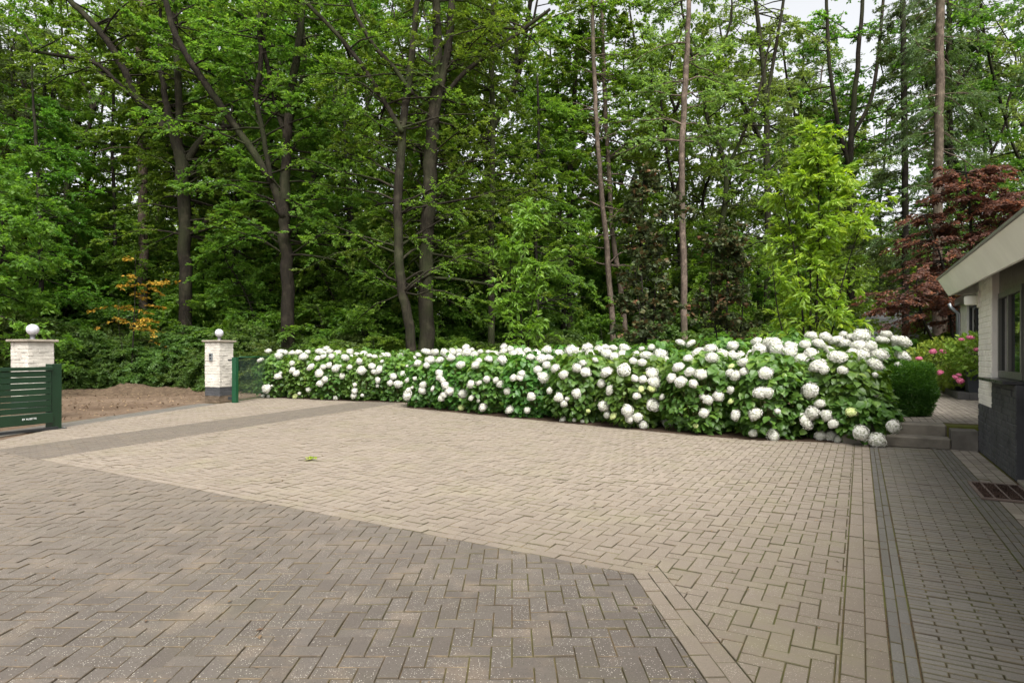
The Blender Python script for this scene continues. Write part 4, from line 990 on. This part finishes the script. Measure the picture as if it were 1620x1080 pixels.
make_tree('pine_tree', 'straight pinkish pine trunk rising behind the dark oak', 'tree', gr(226, 605), [
    T(30, [(226,602,9.5),(226,400,9),(226,200,8.5),(222,100,8),(225,0,7),(226,-80,6)], 8)],
    'pine', 'oak', azim=(-.45, 3.6), nb=58, z0=11, z1=24, Lb=(3.6, 2.4), el=(-.1, 0.75), nt=13, nl=21, flat=.5, leaf=(.17, .11), mix_dir=.3)
make_tree('beech_tree', 'slim straight beech just right of the big three stemmed beech', 'tree', gr(778, 614), [
    T(25, [(778,614,7.5),(777,400,6.5),(779,250,6),(778,120,5.5),(780,0,5),(780,-90,4)], 7)],
    'beech', 'beech', azim=(-.45, 3.6), nb=101, z0=3.5, z1=18, Lb=(3.8, 2.2), el=(-.2, 0.75), droop=.25, nt=15, nl=24, flat=.40, mix_dir=.38, leaf=(.11, .074))
make_tree('pine_tree', 'tall slender reddish pine in the middle of the wood right of the beeches', 'tree', gr(1084, 612), [
    T(26, [(1085,612,7),(1081,400,6.5),(1078,250,6),(1084,130,6),(1088,50,5),(1092,-70,4)], 8)],
    'pine', 'grey', azim=(-.45, 3.6), nb=43, z0=10, z1=20, Lb=(3.0, 2.2), el=(-.2, 0.75), nt=13, nl=22, flat=.4, leaf=(.12, .075), mix_dir=.35)
make_tree('oak_tree', 'brown oak trunk with a curved stem between the pale young tree and the pines', 'tree', gr(901, 601), [
    T(32, [(901,603,7.5),(903,420,6.5),(900,320,6),(906,200,5),(914,60,4)], 8), T(33, [(886,603,5),(892,450,4.5),(884,370,4.5),(890,250,4),(880,120,3.5)], 6)],
    'oak', 'oak', azim=(-.45, 3.6), nb=89, z0=5.5, z1=19, Lb=(4.0, 2.5), el=(-.1, 0.85), nt=15, nl=23, flat=.6, leaf=(.14, .09), mix_dir=.2)
make_tree('pine_tree', 'reddish pine leaning left behind the middle hydrangeas', 'tree', gr(973, 607), [
    T(29, [(974,608,6.5),(968,500,6),(958,370,5.5),(951,300,5),(944,200,4.5),(938,60,4),(936,-50,3)], 7)],
    'pine', 'beech', azim=(-.45, 3.6), nb=65, z0=5, z1=19, Lb=(3.2, 2.2), el=(-.1, 0.75), nt=14, nl=23, flat=.7, leaf=(.13, .085), mix_dir=.2)
make_tree('pine_tree', 'second leaning pine, ivy speckled, close to the reddish one', 'tree', gr(992, 604), [
    T(30, [(992,606,6),(985,480,6),(969,370,5),(962,250,4.5),(955,100,4),(952,-40,3)], 7)],
    'pine', 'oak', azim=(-.45, 3.6), nb=65, z0=8, z1=20, Lb=(3.4, 2.2), el=(-.1, 0.75), nt=13, nl=22, flat=.6, leaf=(.14, .09), mix_dir=.25)
make_tree('spruce_tree', 'thin dark spruce trunk left of the tall thick one above the red maple', 'tree', gr(1433, 606), [
    T(30, [(1433,607,7),(1432,480,6.5),(1432,300,6),(1430,150,5.5),(1428,0,5),(1427,-90,4)], 8)],
    'dark', 'pine', azim=(-.45, 3.6), nb=87, z0=4, z1=21, Lb=(2.2, 1.6), el=(-.5, 0.35), droop=.1, nt=13, nl=22, flat=.5, leaf=(.14, .05), mix_dir=.3)
make_tree('spruce_tree', 'thick tall spruce trunk rising above the red maple', 'tree', gr(1481, 612), [
    T(27, [(1481,614,9),(1482,500,8.5),(1484,300,8.5),(1486,150,8),(1487,0,7.5),(1488,-110,7)], 9)],
    'pine', 'pine', azim=(-.45, 3.6), nb=87, z0=5.5, z1=21, Lb=(2.4, 2.0), el=(-.6, 0.25), droop=.2, nt=13, nl=22, flat=.4, leaf=(.15, .035), mix_dir=.3, ldroop=.5)
make_tree('spruce_tree', 'slim spruce close behind the thick one at the right', 'tree', gr(1504, 601), [
    T(33, [(1504,602,5.5),(1503,300,5),(1502,100,5),(1501,-60,4)], 7)],
    'dark', 'pine', azim=(-.45, 3.6), nb=79, z0=6, z1=24, Lb=(2.6, 1.6), el=(-.5, 0.35), nt=13, nl=21, flat=.4, leaf=(.16, .05), mix_dir=.3)
make_tree('oak_tree', 'tall airy oak with upright forked limbs above the bright young tree', 'tree', gr(1345, 599), [
    T(34, [(1346,600,8),(1346,480,8),(1347,380,7),(1345,250,6),(1352,150,5),(1362,40,4),(1368,-60,3)], 8), T(34, [(1346,270,5),(1325,190,4.5),(1312,100,4),(1308,10,3.5),(1305,-70,3)], 6), T(34, [(1349,215,4),(1380,150,4),(1392,60,3.5),(1400,-30,3)], 6)],
    'oak', 'oak', azim=(-.45, 3.6), nb=87, z0=8, z1=22, Lb=(4.2, 2.8), el=(-.1, 0.85), nt=14, nl=22, flat=.5, leaf=(.15, .10), mix_dir=.3)
make_tree('poplar_tree', 'grey green open crowned tree with crooked limbs left of the bright young tree', 'tree', gr(1215, 602), [
    T(32, [(1215,604,7),(1214,420,6.5),(1213,200,6),(1208,120,5),(1195,0,4),(1186,-60,3)], 8), T(32, [(1212,240,3.5),(1180,170,3.5),(1150,130,3),(1100,120,2)], 6), T(32, [(1211,170,4),(1225,90,3.5),(1240,0,3),(1250,-60,2.5)], 6)],
    'oak', 'grey', azim=(-.45, 3.6), nb=101, z0=5, z1=20, Lb=(4.4, 2.6), el=(-.2, 0.85), droop=.3, nt=14, nl=23, flat=.4, leaf=(.11, .074), mix_dir=.35)
make_tree('beech_sapling', 'thin dark beech sapling at the left edge of the wood', 'tree', gr(65, 612), [
    T(27, [(65,614,5),(65,440,4.5),(62,350,4),(58,240,3.5),(52,150,2), (50,90,1)], 7), T(26.8, [(63,440,2.5),(40,415,2.5),(12,388,2),(-20,370,1.5)], 5)],
    'dark', 'beech', azim=(-.45, 3.6), nb=87, z0=3, z1=13, Lb=(3.6, 1.6), el=(-.2, 0.65), nt=15, nl=25, flat=.45, mix_dir=.36, leaf=(.11, .074))
make_tree('beech_sapling', 'slender young beech between the sapling and the pinkish pine', 'tree', gr(180, 606), [
    T(31, [(180,608,4.5),(176,440,4),(183,380,3.5),(178,250,3),(180,150,2.5),(182,60,2)], 7)],
    'dark', 'beech', azim=(-.45, 3.6), nb=87, z0=4, z1=14, Lb=(3.2, 1.6), el=(-.2, 0.65), nt=15, nl=25, flat=.45, mix_dir=.36, leaf=(.115, .078))
make_tree('beech_sapling', 'young beech with drooping sprays left of the low forking oak', 'tree', gr(370, 612), [
    T(29, [(372,614,3.5),(368,450,3.2),(374,330,3),(366,220,2.5),(370,120,2)], 6)],
    'dark', 'beech', azim=(-.45, 3.6), nb=87, z0=3, z1=12, Lb=(3.0, 1.5), el=(-.2, 0.65), nt=15, nl=25, flat=.45, mix_dir=.36, leaf=(.105, .07))
make_tree('beech_sapling', 'young beech filling the space between the oak and the leaning beech', 'tree', gr(550, 613), [
    T(28.5, [(552,614,4),(548,450,3.5),(556,330,3),(545,220,2.5),(548,100,2)], 6)],
    'dark', 'beech', azim=(-.45, 3.6), nb=94, z0=2.6, z1=13, Lb=(3.4, 1.8), el=(-.25, 0.65), nt=15, nl=25, flat=.45, mix_dir=.36, leaf=(.105, .07))
make_tree('beech_sapling', 'bushy young beech under the crown right of the slim straight beech', 'tree', gr(850, 612), [
    T(26, [(852,613,4),(850,450,3.5),(846,330,3),(852,220,2.5),(850,120,2)], 6)],
    'dark', 'beech', azim=(-.45, 3.6), nb=87, z0=2.6, z1=12.5, Lb=(3.2, 1.6), el=(-.2, 0.65), nt=15, nl=25, flat=.40, mix_dir=.38, leaf=(.11, .074))

# garden trees in front of the wood
lt = np.array([6.85, 14.1, 0])
def stem(b, dx, dy, h, r, bow=.15):
    b = np.asarray(b, float); a = rng.uniform(0, 6.28)
    pts = [b+np.array([0, 0, -.05]), b+np.array([dx*.25+bow*math.cos(a)*.5, dy*.25+bow*math.sin(a)*.5, h*.3]), b+np.array([dx*.6+bow*math.cos(a), dy*.6+bow*math.sin(a), h*.65]), b+np.array([dx, dy, h])]
    return (*smooth_path(pts, [r, r*.8, r*.6, r*.25], 6, .05), 7)
make_tree('young_tree', 'bright yellow green multi stemmed young tree rising behind the tall hydrangeas', 'young tree', lt,
    [stem(lt, -.55, .1, 5.0, .03), stem(lt+[.1, .05, 0], .0, -.2, 6.25, .035), stem(lt+[.2, 0, 0], .45, .2, 5.6, .032), stem(lt+[.05, .1, 0], -.15, .3, 5.9, .032), stem(lt+[.25, .1, 0], 1.0, -.1, 4.6, .026), stem(lt+[-.1, 0, 0], -.85, -.2, 3.4, .024)],
    'oak', 'lime', nb=118, z0=1.5, z1=6.3, Lb=(1.0, .55), el=(.25, 1.1), droop=.12, nt=7, tl=.34, nl=9, flat=.1, leaf=(.175, .058), tmpl=T_LANCE, mix_dir=.45, twigtube=True, ldroop=.5, jit=.02)
l2 = np.array([.28, 18.2, 0])
make_tree('young_tree', 'pale green slender young tree with large leaves right of the beeches', 'young tree', l2,
    [stem(l2, -.3, 0, 4.6, .03), stem(l2+[.05, .05, 0], .15, .1, 5.7, .03), stem(l2+[.1, 0, 0], .5, -.1, 4.4, .026)],
    'oak', 'pale', nb=72, z0=1.3, z1=5.8, Lb=(.95, .5), el=(.1, .8), droop=.15, nt=7, tl=.36, nl=9, flat=.1, leaf=(.18, .06), tmpl=T_LANCE, mix_dir=.45, twigtube=True, ldroop=.5, jit=.02)
c1 = np.array([3.85, 17.2, 0])
make_tree('copper_tree', 'columnar dark leaved tree with reddish shoots at its top', 'young tree', c1,
    [stem(c1, -.15, 0, 6.4, .05), stem(c1+[.05, 0, 0], .5, .1, 5.4, .03), stem(c1+[-.05, 0, 0], -.5, .1, 5.0, .03)],
    'dark', 'copper', nb=80, z0=.9, z1=6.4, Lb=(.95, .55), el=(.3, 1.0), droop=.1, nt=8, tl=.3, nl=9, flat=.3, leaf=(.13, .10), tmpl=T_OVATE, mix_dir=.4, jit=.03)
c2 = np.array([6.2, 17.6, 0])
make_tree('copper_tree', 'shorter dark columnar tree between the slender pine and the bright young tree', 'young tree', c2,
    [stem(c2, .1, 0, 4.9, .045), stem(c2+[.05, 0, 0], .4, .1, 4.2, .03), stem(c2+[-.05, 0, 0], -.4, .1, 4.4, .03)],
    'dark', 'copper', nb=70, z0=.9, z1=5.0, Lb=(.85, .5), el=(.3, 1.0), droop=.1, nt=8, tl=.3, nl=9, flat=.3, leaf=(.12, .09), tmpl=T_OVATE, mix_dir=.4, jit=.03)
mp = np.array([16.8, 23.2, .2])
make_tree('red_maple', 'red leaved japanese maple spreading above the roof of the house', 'maple', mp,
    [stem(mp, -1.9, -.6, 3.9, .08, .3), stem(mp, .5, .2, 8.4, .10, .3), stem(mp, 2.4, -.3, 7.2, .08, .3), stem(mp, -.8, .6, 6.6, .07, .3), stem(mp, 3.6, .3, 6.4, .06, .3), stem(mp, 1.3, -.9, 6.6, .06, .3)],
    'dark', 'maple', nb=250, z0=2.6, z1=8.3, Lb=(1.9, 1.2), el=(-.1, .45), droop=.25, nt=13, tl=.36, nl=15, flat=.8, leaf=(.12, .075), mix_dir=.1, ldroop=.3)
ys_ = gr(195, 613); ys_[2] = 0; ys_ = np.array([-15.3, 24.6, 0])
make_tree('yellow_shrub', 'sapling with orange yellow leaves at the left of the track', 'sapling', ys_,
    [stem(ys_, .2, 0, 5.4, .03), stem(ys_, -.6, .2, 3.6, .02), stem(ys_, .7, -.1, 4.2, .02)],
    'dark', 'yellow', nb=26, z0=1.8, z1=5.6, Lb=(1.5, .7), el=(-.1, .5), nt=6, tl=.3, nl=7, flat=.7, leaf=(.13, .08))

# ------------------------------------------------------------------ undergrowth shrubs (three kinds, copied)
def shrub_proto(label, h, r, leafm, leaf, nb, flat):
    b = np.zeros(3)
    st = [stem(b+[rng.normal(0, .15), rng.normal(0, .15), 0], rng.normal(0, r*.4), rng.normal(0, r*.4), h*rng.uniform(.65, .95), .03) for _ in range(6)]
    root = thing('forest_shrub', label, 'shrub', b)
    wood, lf = grow(st, nb=nb, z0=.05, z1=h, Lb=(r*1.0, r*.5), el=(-.15, .4), droop=.25, nt=14, tl=.42, nl=17, flat=flat, mix_dir=.3, leaf=leaf, ldroop=.25, s0=.1)
    wood.build('stems', BARK['dark'], root, smooth=True); V, lo, sz, rr = lf
    link('foliage', mesh('foliage', V, lo, sz, LEAF[leafm], rr), root); return root
UN = [shrub_proto('dense dark green undergrowth shrub under the forest trees', 3.0, 1.9, 'under', (.115, .072), 105, .5),
      shrub_proto('dark layered undergrowth shrub with flat sprays of leaves', 2.4, 1.7, 'under', (.10, .065), 105, .6),
      shrub_proto('light green young undergrowth in the forest', 3.2, 1.6, 'beech', (.11, .075), 90, .45)]
seen_first = set()
def put_shrub(k, x, y, h, label=None, group='undergrowth shrubs below the trees', zoff=0.0):
    p = UN[k]; hh = (3.0, 2.4, 3.2)[k]; s_ = h/hh
    sw = s_*rng.uniform(.95, 1.2)
    if k not in seen_first:
        seen_first.add(k); o = p; o.location = (x, y, zoff); o.rotation_euler = (0, 0, rng.uniform(0, 6.28)); o.scale = (sw, sw, s_)
    else: o = copy_tree(p, (x, y, zoff), rng.uniform(0, 6.28), (sw, s_))
    o['group'] = group
    if label: o['label'] = label
    return o
def pxs(px, Y): return (px-810)/F_PX*Y
# along the track at the left
for i, (px, Y, h, k) in enumerate([(420, 23.4, 2.0, 0), (465, 23.2, 1.9, 1), (510, 22.8, 2.1, 2), (555, 22.6, 2.0, 0), (600, 22.8, 2.2, 2), (720, 23.5, 2.2, 2), (110, 25.2, 2.3, 1), (165, 25.6, 2.6, 0), (215, 25.4, 2.1, 1), (262, 25.0, 2.3, 0), (305, 24.6, 2.0, 1), (345, 24.2, 1.9, 0), (-60, 24, 3.6, 0), (20, 25, 3.4, 1), (95, 27, 3.2, 0), (150, 28.5, 3.3, 1), (205, 28, 3.2, 0), (262, 27.5, 2.7, 1), (318, 26.5, 2.8, 0), (372, 25.5, 2.6, 1), (415, 25.5, 2.8, 0), (480, 26, 2.7, 0), (530, 25, 2.5, 1), (590, 26, 2.7, 0)]):
    put_shrub(k, pxs(px, Y), Y, h)
for i, (px, Y, h, k) in enumerate([(-40, 29, 4.8, 2), (30, 27.5, 4.6, 2), (95, 30, 5.2, 2), (140, 31, 5.6, 2), (190, 29.5, 4.8, 0), (235, 31, 5.6, 2), (330, 30, 5.2, 2), (365, 28, 4.4, 2), (400, 29, 4.8, 2), (500, 29, 5.0, 2), (530, 27, 4.0, 2), (570, 29, 4.6, 2), (612, 26.5, 3.8, 2), (640, 28, 4.4, 2), (730, 29, 3.6, 0), (800, 30, 3.4, 2), (700, 26, 2.4, 1)]):
    put_shrub(k, pxs(px, Y), Y, h)
for i, (px, Y, h, k) in enumerate([(745, 24.5, 2.2, 1), (800, 24, 2.1, 1), (850, 24.5, 2.3, 0), (905, 25.5, 2.6, 0), (950, 24, 2.0, 1), (1010, 24.5, 2.3, 0), (1050, 23.5, 2.2, 1), (1110, 24, 2.6, 0), (1160, 23, 2.4, 2), (1215, 22.5, 2.4, 0), (1265, 23, 2.6, 2), (1310, 24, 2.4, 0), (870, 29, 3.4, 0), (960, 30, 3.6, 2), (1040, 30, 3.8, 0), (1120, 29, 3.6, 2), (1190, 29, 3.8, 0), (1260, 29, 3.6, 0)]):
    put_shrub(k, pxs(px, Y), Y, h)
for i, (px, Y, h, k, lab) in enumerate([(1375, 19.0, 1.75, 1, 'low dark evergreen shrub behind the yew bush'), (1420, 18.6, 1.65, 1, 'low dark evergreen shrub left of the pink hydrangeas'), (1455, 19.5, 1.75, 1, 'low dark shrub below the red maple'),
        (1340, 20.5, 1.9, 1, 'dark shrub behind the tall hydrangeas at the garden side'), (1400, 23, 2.1, 1, 'spreading dark shrub in front of the grey roofed house'), (1500, 24, 2.4, 2, 'light green shrub behind the downpipe of the house'), (1450, 27, 2.2, 2, 'light green shrub beside the thick spruce trunk')]):
    put_shrub(k, pxs(px, Y), Y, h, lab, 'garden shrubs behind the patio')

# ------------------------------------------------------------------ forest trees further back: five kinds, copied
def bg_proto(name, label, H_, bark, leafm, r0, **kw):
    root = thing(name, label, 'tree', (0, 0, 0), 'trees standing deeper in the wood')
    n_ = 7; pts = [np.array([rng.normal(0, .12)*i, rng.normal(0, .12)*i, H_*i/(n_-1)]) for i in range(n_)]; pts[0] = np.array([0, 0, -.3])
    tr = [(*smooth_path(pts, np.linspace(r0, r0*.08, n_), 4, .05), 8)]
    for fk in range(kw.pop('forks', 0)):
        i = rng.integers(3, 5); a = rng.uniform(0, 6.28); b = pts[i]
        q = [b, b+np.array([math.cos(a)*.8, math.sin(a)*.8, 1.6]), b+np.array([math.cos(a)*1.7, math.sin(a)*1.7, 4.0]), b+np.array([math.cos(a)*2.2, math.sin(a)*2.2, 6.5])]
        tr.append((*smooth_path(q, np.linspace(r0*.5, r0*.15, 4), 4, .05), 6))
    wood, lf = grow(tr, **kw); wood.build('trunk', BARK[bark], root, smooth=True); V, lo, sz, rr = lf
    link('crown', mesh('crown', V, lo, sz, LEAF[leafm], rr), root); return root
BG = [bg_proto('beech_tree', 'tall beech among the many trees deeper in the wood', 22, 'beech', 'beech', .24, forks=2, nb=75, z0=4.5, z1=22, Lb=(4.4, 2.2), el=(-.2, .5), nt=12, nl=15, flat=.4, mix_dir=.38, leaf=(.17, .115), jit=.06),
      bg_proto('oak_tree', 'tall oak among the many trees deeper in the wood', 21, 'oak', 'oak', .26, forks=3, nb=70, z0=6, z1=21, Lb=(4.2, 2.6), el=(-.1, .7), nt=12, nl=13, flat=.5, leaf=(.21, .14), mix_dir=.3, jit=.06),
      bg_proto('pine_tree', 'tall bare stemmed pine deeper in the wood', 22, 'pine', 'pine', .2, nb=40, z0=12.5, z1=22, Lb=(2.8, 1.6), el=(-.1, .5), nt=12, nl=13, flat=.3, leaf=(.22, .07), mix_dir=.4, jit=.08),
      bg_proto('beech_sapling', 'bushy young beech deeper in the wood', 9, 'dark', 'beech', .09, nb=65, z0=1.2, z1=9, Lb=(2.8, 1.2), el=(-.2, .4), nt=13, nl=16, flat=.45, mix_dir=.36, leaf=(.15, .10), jit=.05),
      bg_proto('poplar_tree', 'grey green thin crowned tree deeper in the wood', 20, 'oak', 'grey', .17, forks=2, nb=50, z0=7, z1=20, Lb=(3.4, 2.0), el=(0, .8), nt=12, nl=12, flat=.4, leaf=(.18, .12), mix_dir=.35, jit=.06)]
used = [False]*5; placed = []
def put_bg(k, x, y, sc):
    rz_ = rng.uniform(0, 6.28); s2 = sc*rng.uniform(.92, 1.08)
    if not used[k]:
        used[k] = True; o = BG[k]; o.location = (x, y, 0); o.rotation_euler = (0, 0, rz_); o.scale = (s2, s2, sc)
    else: o = copy_tree(BG[k], (x, y, 0), rz_, (s2, sc))
    placed.append((x, y))
hero_xy = [(pxs(px, Y), Y) for px, Y in ((457, 24.5), (672, 23), (652, 22.4), (297, 27), (226, 30), (778, 25), (1084, 26), (901, 32), (973, 29), (992, 30), (1433, 30), (1481, 27), (1504, 33), (1345, 34), (1215, 32), (1395, 44), (1380, 38), (1420, 40))]
tries = 0
NB = 82
while len(placed) < NB and tries < 6000:
    tries += 1
    y = 29.5+15*rng.random(); px = rng.uniform(-160, 1780); x = pxs(px, y)
    if px > 1100 and rng.random() < .3: continue
    if any((x-a)**2+(y-b)**2 < 2.7**2 for a, b in placed+hero_xy): continue
    if 1330 < px < 1450 and y < 48: continue
    if px < 480 and y < 32: continue
    right = px > 1050
    k = rng.choice(5, p=[.10, .26, .16, .16, .32] if right else [.36, .20, .12, .28, .04])
    put_bg(int(k), x, y, rng.uniform(.85, 1.15))
for (px, y, sc_) in ((395, 26.5, .75), (430, 29, .9), (500, 28, .8), (535, 26.5, .7), (590, 25.5, .75), (620, 28, .95), (700, 26.5, .8), (735, 27.5, .7), (815, 27.5, .75), (860, 33, .9), (930, 35, .9), (1000, 35, .9), (1110, 30, .7), (1150, 30, .8), (1240, 28, .65), (1300, 29, .7), (20, 29, .9), (110, 29.5, .9), (155, 31, 1.0), (250, 31, .95), (330, 30, .9)):
    put_bg(3, pxs(px, y), y, sc_)
for (px, y) in ((-20, 30), (120, 33), (345, 34), (560, 32), (505, 35), (400, 33), (40, 35), (1130, 34), (1280, 37), (1560, 36), (1250, 40), (1345, 43), (1385, 50), (1310, 46)): put_bg(0 if px < 900 else 4, pxs(px, y), y, 1.0)
for (x, y, k) in ((-23, 19, 0), (-27, 25, 1), (-21, 24, 3), (23, 24, 4), (26, 29, 2), (24, 33, 1), (-30, 33, 0), (-17.5, 20.5, 3)): put_bg(k, x, y, 1.0)

# far woods that read as one mass
def far_woods():
    nc = 2600
    th = rng.uniform(-.86, .86, nc); R = rng.uniform(60, 90, nc)
    hmax = np.where(th > .22, 12, 16)
    cz = rng.uniform(0, 1, nc)**.8*hmax
    Cc = np.stack([np.sin(th)*R, np.cos(th)*R, cz], -1)
    per = 50; P = np.repeat(Cc, per, 0)+rng.normal(0, 1, (nc*per, 3))*np.array([1.9, 1.9, .8])
    P[:, 2] = np.maximum(P[:, 2], .1)
    K = len(P); A = rng.normal(0, 1, (K, 3)); Nn = norm(rng.normal(0, .6, (K, 3))+ZZ)
    s_ = rng.uniform(.7, 1.3, K)
    V, lo, sz, r = leaves(P, A, Nn, .48*s_, .34*s_, T_DIAMOND, np.clip(np.repeat(rng.random(nc), per)*.6+.4*rng.random(K), 0, 1))
    G = Geo(); G.raw(V, lo, sz, r)
    o = link('far_woods', mesh('far_woods', np.concatenate(G.v), G.l, G.n, LEAF['far'], G.r)); tag(o, 'far green woods closing the view between the trunks', 'woods', None, 'stuff')
far_woods()
# ground cover
def cover():
    K = 26000; px = rng.uniform(-120, 1560, K); Y = rng.uniform(21.8, 36, K); x = (px-810)/F_PX*Y
    keep = ~((px < 345) & (Y < 27.0+1.5*np.sin(px*.03))) & ~((x > 8) & (Y < 23.5)); x, Y = x[keep], Y[keep]; K = len(x)
    cl = np.sin(x*1.3)+np.sin(Y*1.7+x)+rng.normal(0, .7, K); keep = cl > -.4; x, Y = x[keep], Y[keep]; K = len(x)
    P = np.stack([x, Y, rng.uniform(.02, .42, K)*(.4+.6*rng.random(K))], -1)
    A = norm(np.stack([rng.normal(0, 1, K), rng.normal(0, 1, K), rng.uniform(-.1, .5, K)], -1)); Nn = norm(ZZ+rng.normal(0, .4, (K, 3)))
    s_ = rng.uniform(.7, 1.4, K)
    V, lo, sz, r = leaves(P, A, Nn, .15*s_, .085*s_, T_DIAMOND)
    o = link('ground_cover', mesh('ground_cover', V, lo, sz, LEAF['under'], r)); tag(o, 'low leafy ground cover on the forest floor', 'ground cover', None, 'stuff')
cover()
def litter():
    K = 9000; px = rng.uniform(-120, 1300, K); Y = rng.uniform(12, 32, K); x = (px-810)/F_PX*Y
    keep = ((x < -9.0-.0*Y) & (Y > 12.5)) | (Y > 22); x, Y = x[keep], Y[keep]
    K = len(x); P = np.stack([x, Y, np.full(K, .0)+rng.uniform(0, .03, K)], -1)
    A = norm(np.stack([rng.normal(0, 1, K), rng.normal(0, 1, K), rng.normal(0, .25, K)], -1)); Nn = norm(ZZ+rng.normal(0, .35, (K, 3))); s_ = rng.uniform(.5, 1.3, K)
    V, lo, sz, r = leaves(P, A, Nn, .075*s_, .045*s_)
    Kb = 900; bx = rng.uniform(-7.8, 5, Kb); by = rng.uniform(2.0, 17, Kb); kp = (bx*.87-by*.494 < 1.1) & (by < 12.6-.72*bx); bx, by = bx[kp], by[kp]; Kb = len(bx)
    Pb = np.stack([bx, by, np.full(Kb, .004)], -1); s2 = rng.uniform(.3, 1, Kb)
    V2, l2_, s22, r2 = leaves(Pb, norm(np.stack([rng.normal(0, 1, Kb), rng.normal(0, 1, Kb), np.full(Kb, .08)], -1)), norm(ZZ+rng.normal(0, .2, (Kb, 3))), (.014+.034*s2**4), (.008+.016*s2**4))
    G = Geo(); G.raw(V, lo, sz, r); G.raw(V2, l2_, s22, r2)
    m, nt, out = newmat('dead_leaf'); n = N(nt); n.bsdf(out, n.ramp(n.rnd(), [(0, (.07, .042, .026)), (.5, (.13, .088, .052)), (1, (.22, .16, .095))]), .8, .2)
    o = link('leaf_litter', mesh('leaf_litter', np.concatenate(G.v), G.l, G.n, m, G.r)); tag(o, 'brown dead leaves scattered on the soil and the paving', 'leaf litter', None, 'stuff')
litter()
# fallen green sprig on the driveway
fp = gr(489, 728); fp[2] = .004; tw = thing('fallen_sprig', 'small green leafy sprig lying on the driveway', 'fallen sprig', fp)
G = Geo(); G.tube([fp+[-.13, -.04, .004], fp+[-.05, -.01, .010], fp+[.05, .02, .012]], [.003, .003, .002], 5); G.build('twig', BARK['dark'], tw)
K = 11; a = rng.uniform(0, 6.28, K); P = fp+np.stack([rng.normal(.02, .03, K), rng.normal(0, .02, K), rng.uniform(.008, .035, K)], -1)
V, lo, sz, r = leaves(P, np.stack([np.cos(a), np.sin(a), rng.uniform(0, .5, K)], -1), norm(ZZ+rng.normal(0, .4, (K, 3))), rng.uniform(.05, .08, K), rng.uniform(.03, .045, K), T_OVATE, rng.uniform(.5, 1, K)); link('leaves', mesh('leaves', V-fp, lo, sz, LEAF['lime'], r), tw)
# neighbouring house far behind the patio
hb = np.array([27.6, 48.5, 0]); nb_ = thing('neighbour_house', 'low house with a grey tiled roof between the trees behind the patio', 'house', hb)
G = Geo(); G.box(hb+[-5, -2.4, 0], [10, 0, 0], [0, 6, 0], [0, 0, 2.9]); G.build('wall', plain_mat('brown_brick', (.12, .075, .055), .85, .2, 0, .2), nb_)
G = Geo(); q = hb
V = [q+[-5.8, -3.4, 2.7], q+[5.8, -3.4, 2.7], q+[5.8, .6, 4.9], q+[-5.8, .6, 4.9], q+[-5.8, 4.6, 2.7], q+[5.8, 4.6, 2.7], q+[-5.8, -3.4, 2.52], q+[5.8, -3.4, 2.52], q+[5.8, 4.6, 2.52], q+[-5.8, 4.6, 2.52]]
G.add(V, [(0, 1, 2, 3), (3, 2, 5, 4), (6, 9, 8, 7), (0, 6, 7, 1), (4, 5, 8, 9), (0, 3, 4, 9, 6), (1, 7, 8, 5, 2)]); G.build('roof', plain_mat('grey_roof_tile', (.19, .185, .195), .8, .2, 0, .2, .6, 14), nb_)
G = Geo()
for x in (-3.5, -1, 1.5, 3.5): G.box(hb+[x, -2.43, 1.0], [1.2, 0, 0], [0, .05, 0], [0, 0, 1.2], .01)
G.build('window', M_BLACKFRAME, nb_)

# ================================================================== LIGHT, SKY, CAMERA
SUN_DIR = np.array([.16, -.72, 1.02]); SUN_DIR /= np.linalg.norm(SUN_DIR)
w = bpy.data.worlds.new('World'); bpy.context.scene.world = w; w.use_nodes = True
nt = w.node_tree; nt.nodes.clear()
sky = nt.nodes.new('ShaderNodeTexSky'); sky.sky_type = 'NISHITA'; sky.sun_disc = False
sky.sun_elevation = math.asin(SUN_DIR[2]); sky.sun_rotation = math.atan2(SUN_DIR[0], SUN_DIR[1]); sky.air_density = 1.0; sky.dust_density = 6.0; sky.ozone_density = 1.0
hs = nt.nodes.new('ShaderNodeHueSaturation'); hs.inputs['Saturation'].default_value = .12; nt.links.new(sky.outputs[0], hs.inputs['Color'])
bg = nt.nodes.new('ShaderNodeBackground'); bg.inputs[1].default_value = .15; wo = nt.nodes.new('ShaderNodeOutputWorld')
nt.links.new(hs.outputs[0], bg.inputs[0]); nt.links.new(bg.outputs[0], wo.inputs[0])
sl = bpy.data.lights.new('sun', 'SUN'); sl.energy = 1.6; sl.angle = math.radians(40); sl.color = (1.0, .955, .88)
so = bpy.data.objects.new('sun', sl); C.objects.link(so); so.rotation_mode = 'QUATERNION'; so.rotation_quaternion = Vector(SUN_DIR).to_track_quat('Z', 'Y')
cam = bpy.data.cameras.new('camera'); co = bpy.data.objects.new('camera', cam); C.objects.link(co)
cam.sensor_width = 36; cam.lens = F_PX/1620*36; cam.shift_y = (HOR-540)/1620; cam.clip_end = 1500; cam.clip_start = .05
co.location = (0, 0, CAM_H); co.rotation_euler = (math.radians(90), 0, 0)
sc = bpy.context.scene; sc.camera = co
sc.view_settings.view_transform = 'Standard'; sc.view_settings.look = 'None'; sc.view_settings.gamma = 1.0; sc.view_settings.exposure = 1.28
sc.cycles.max_bounces = 9; sc.cycles.diffuse_bounces = 6; sc.cycles.glossy_bounces = 2; sc.cycles.transmission_bounces = 6
sc.cycles.use_denoising = True
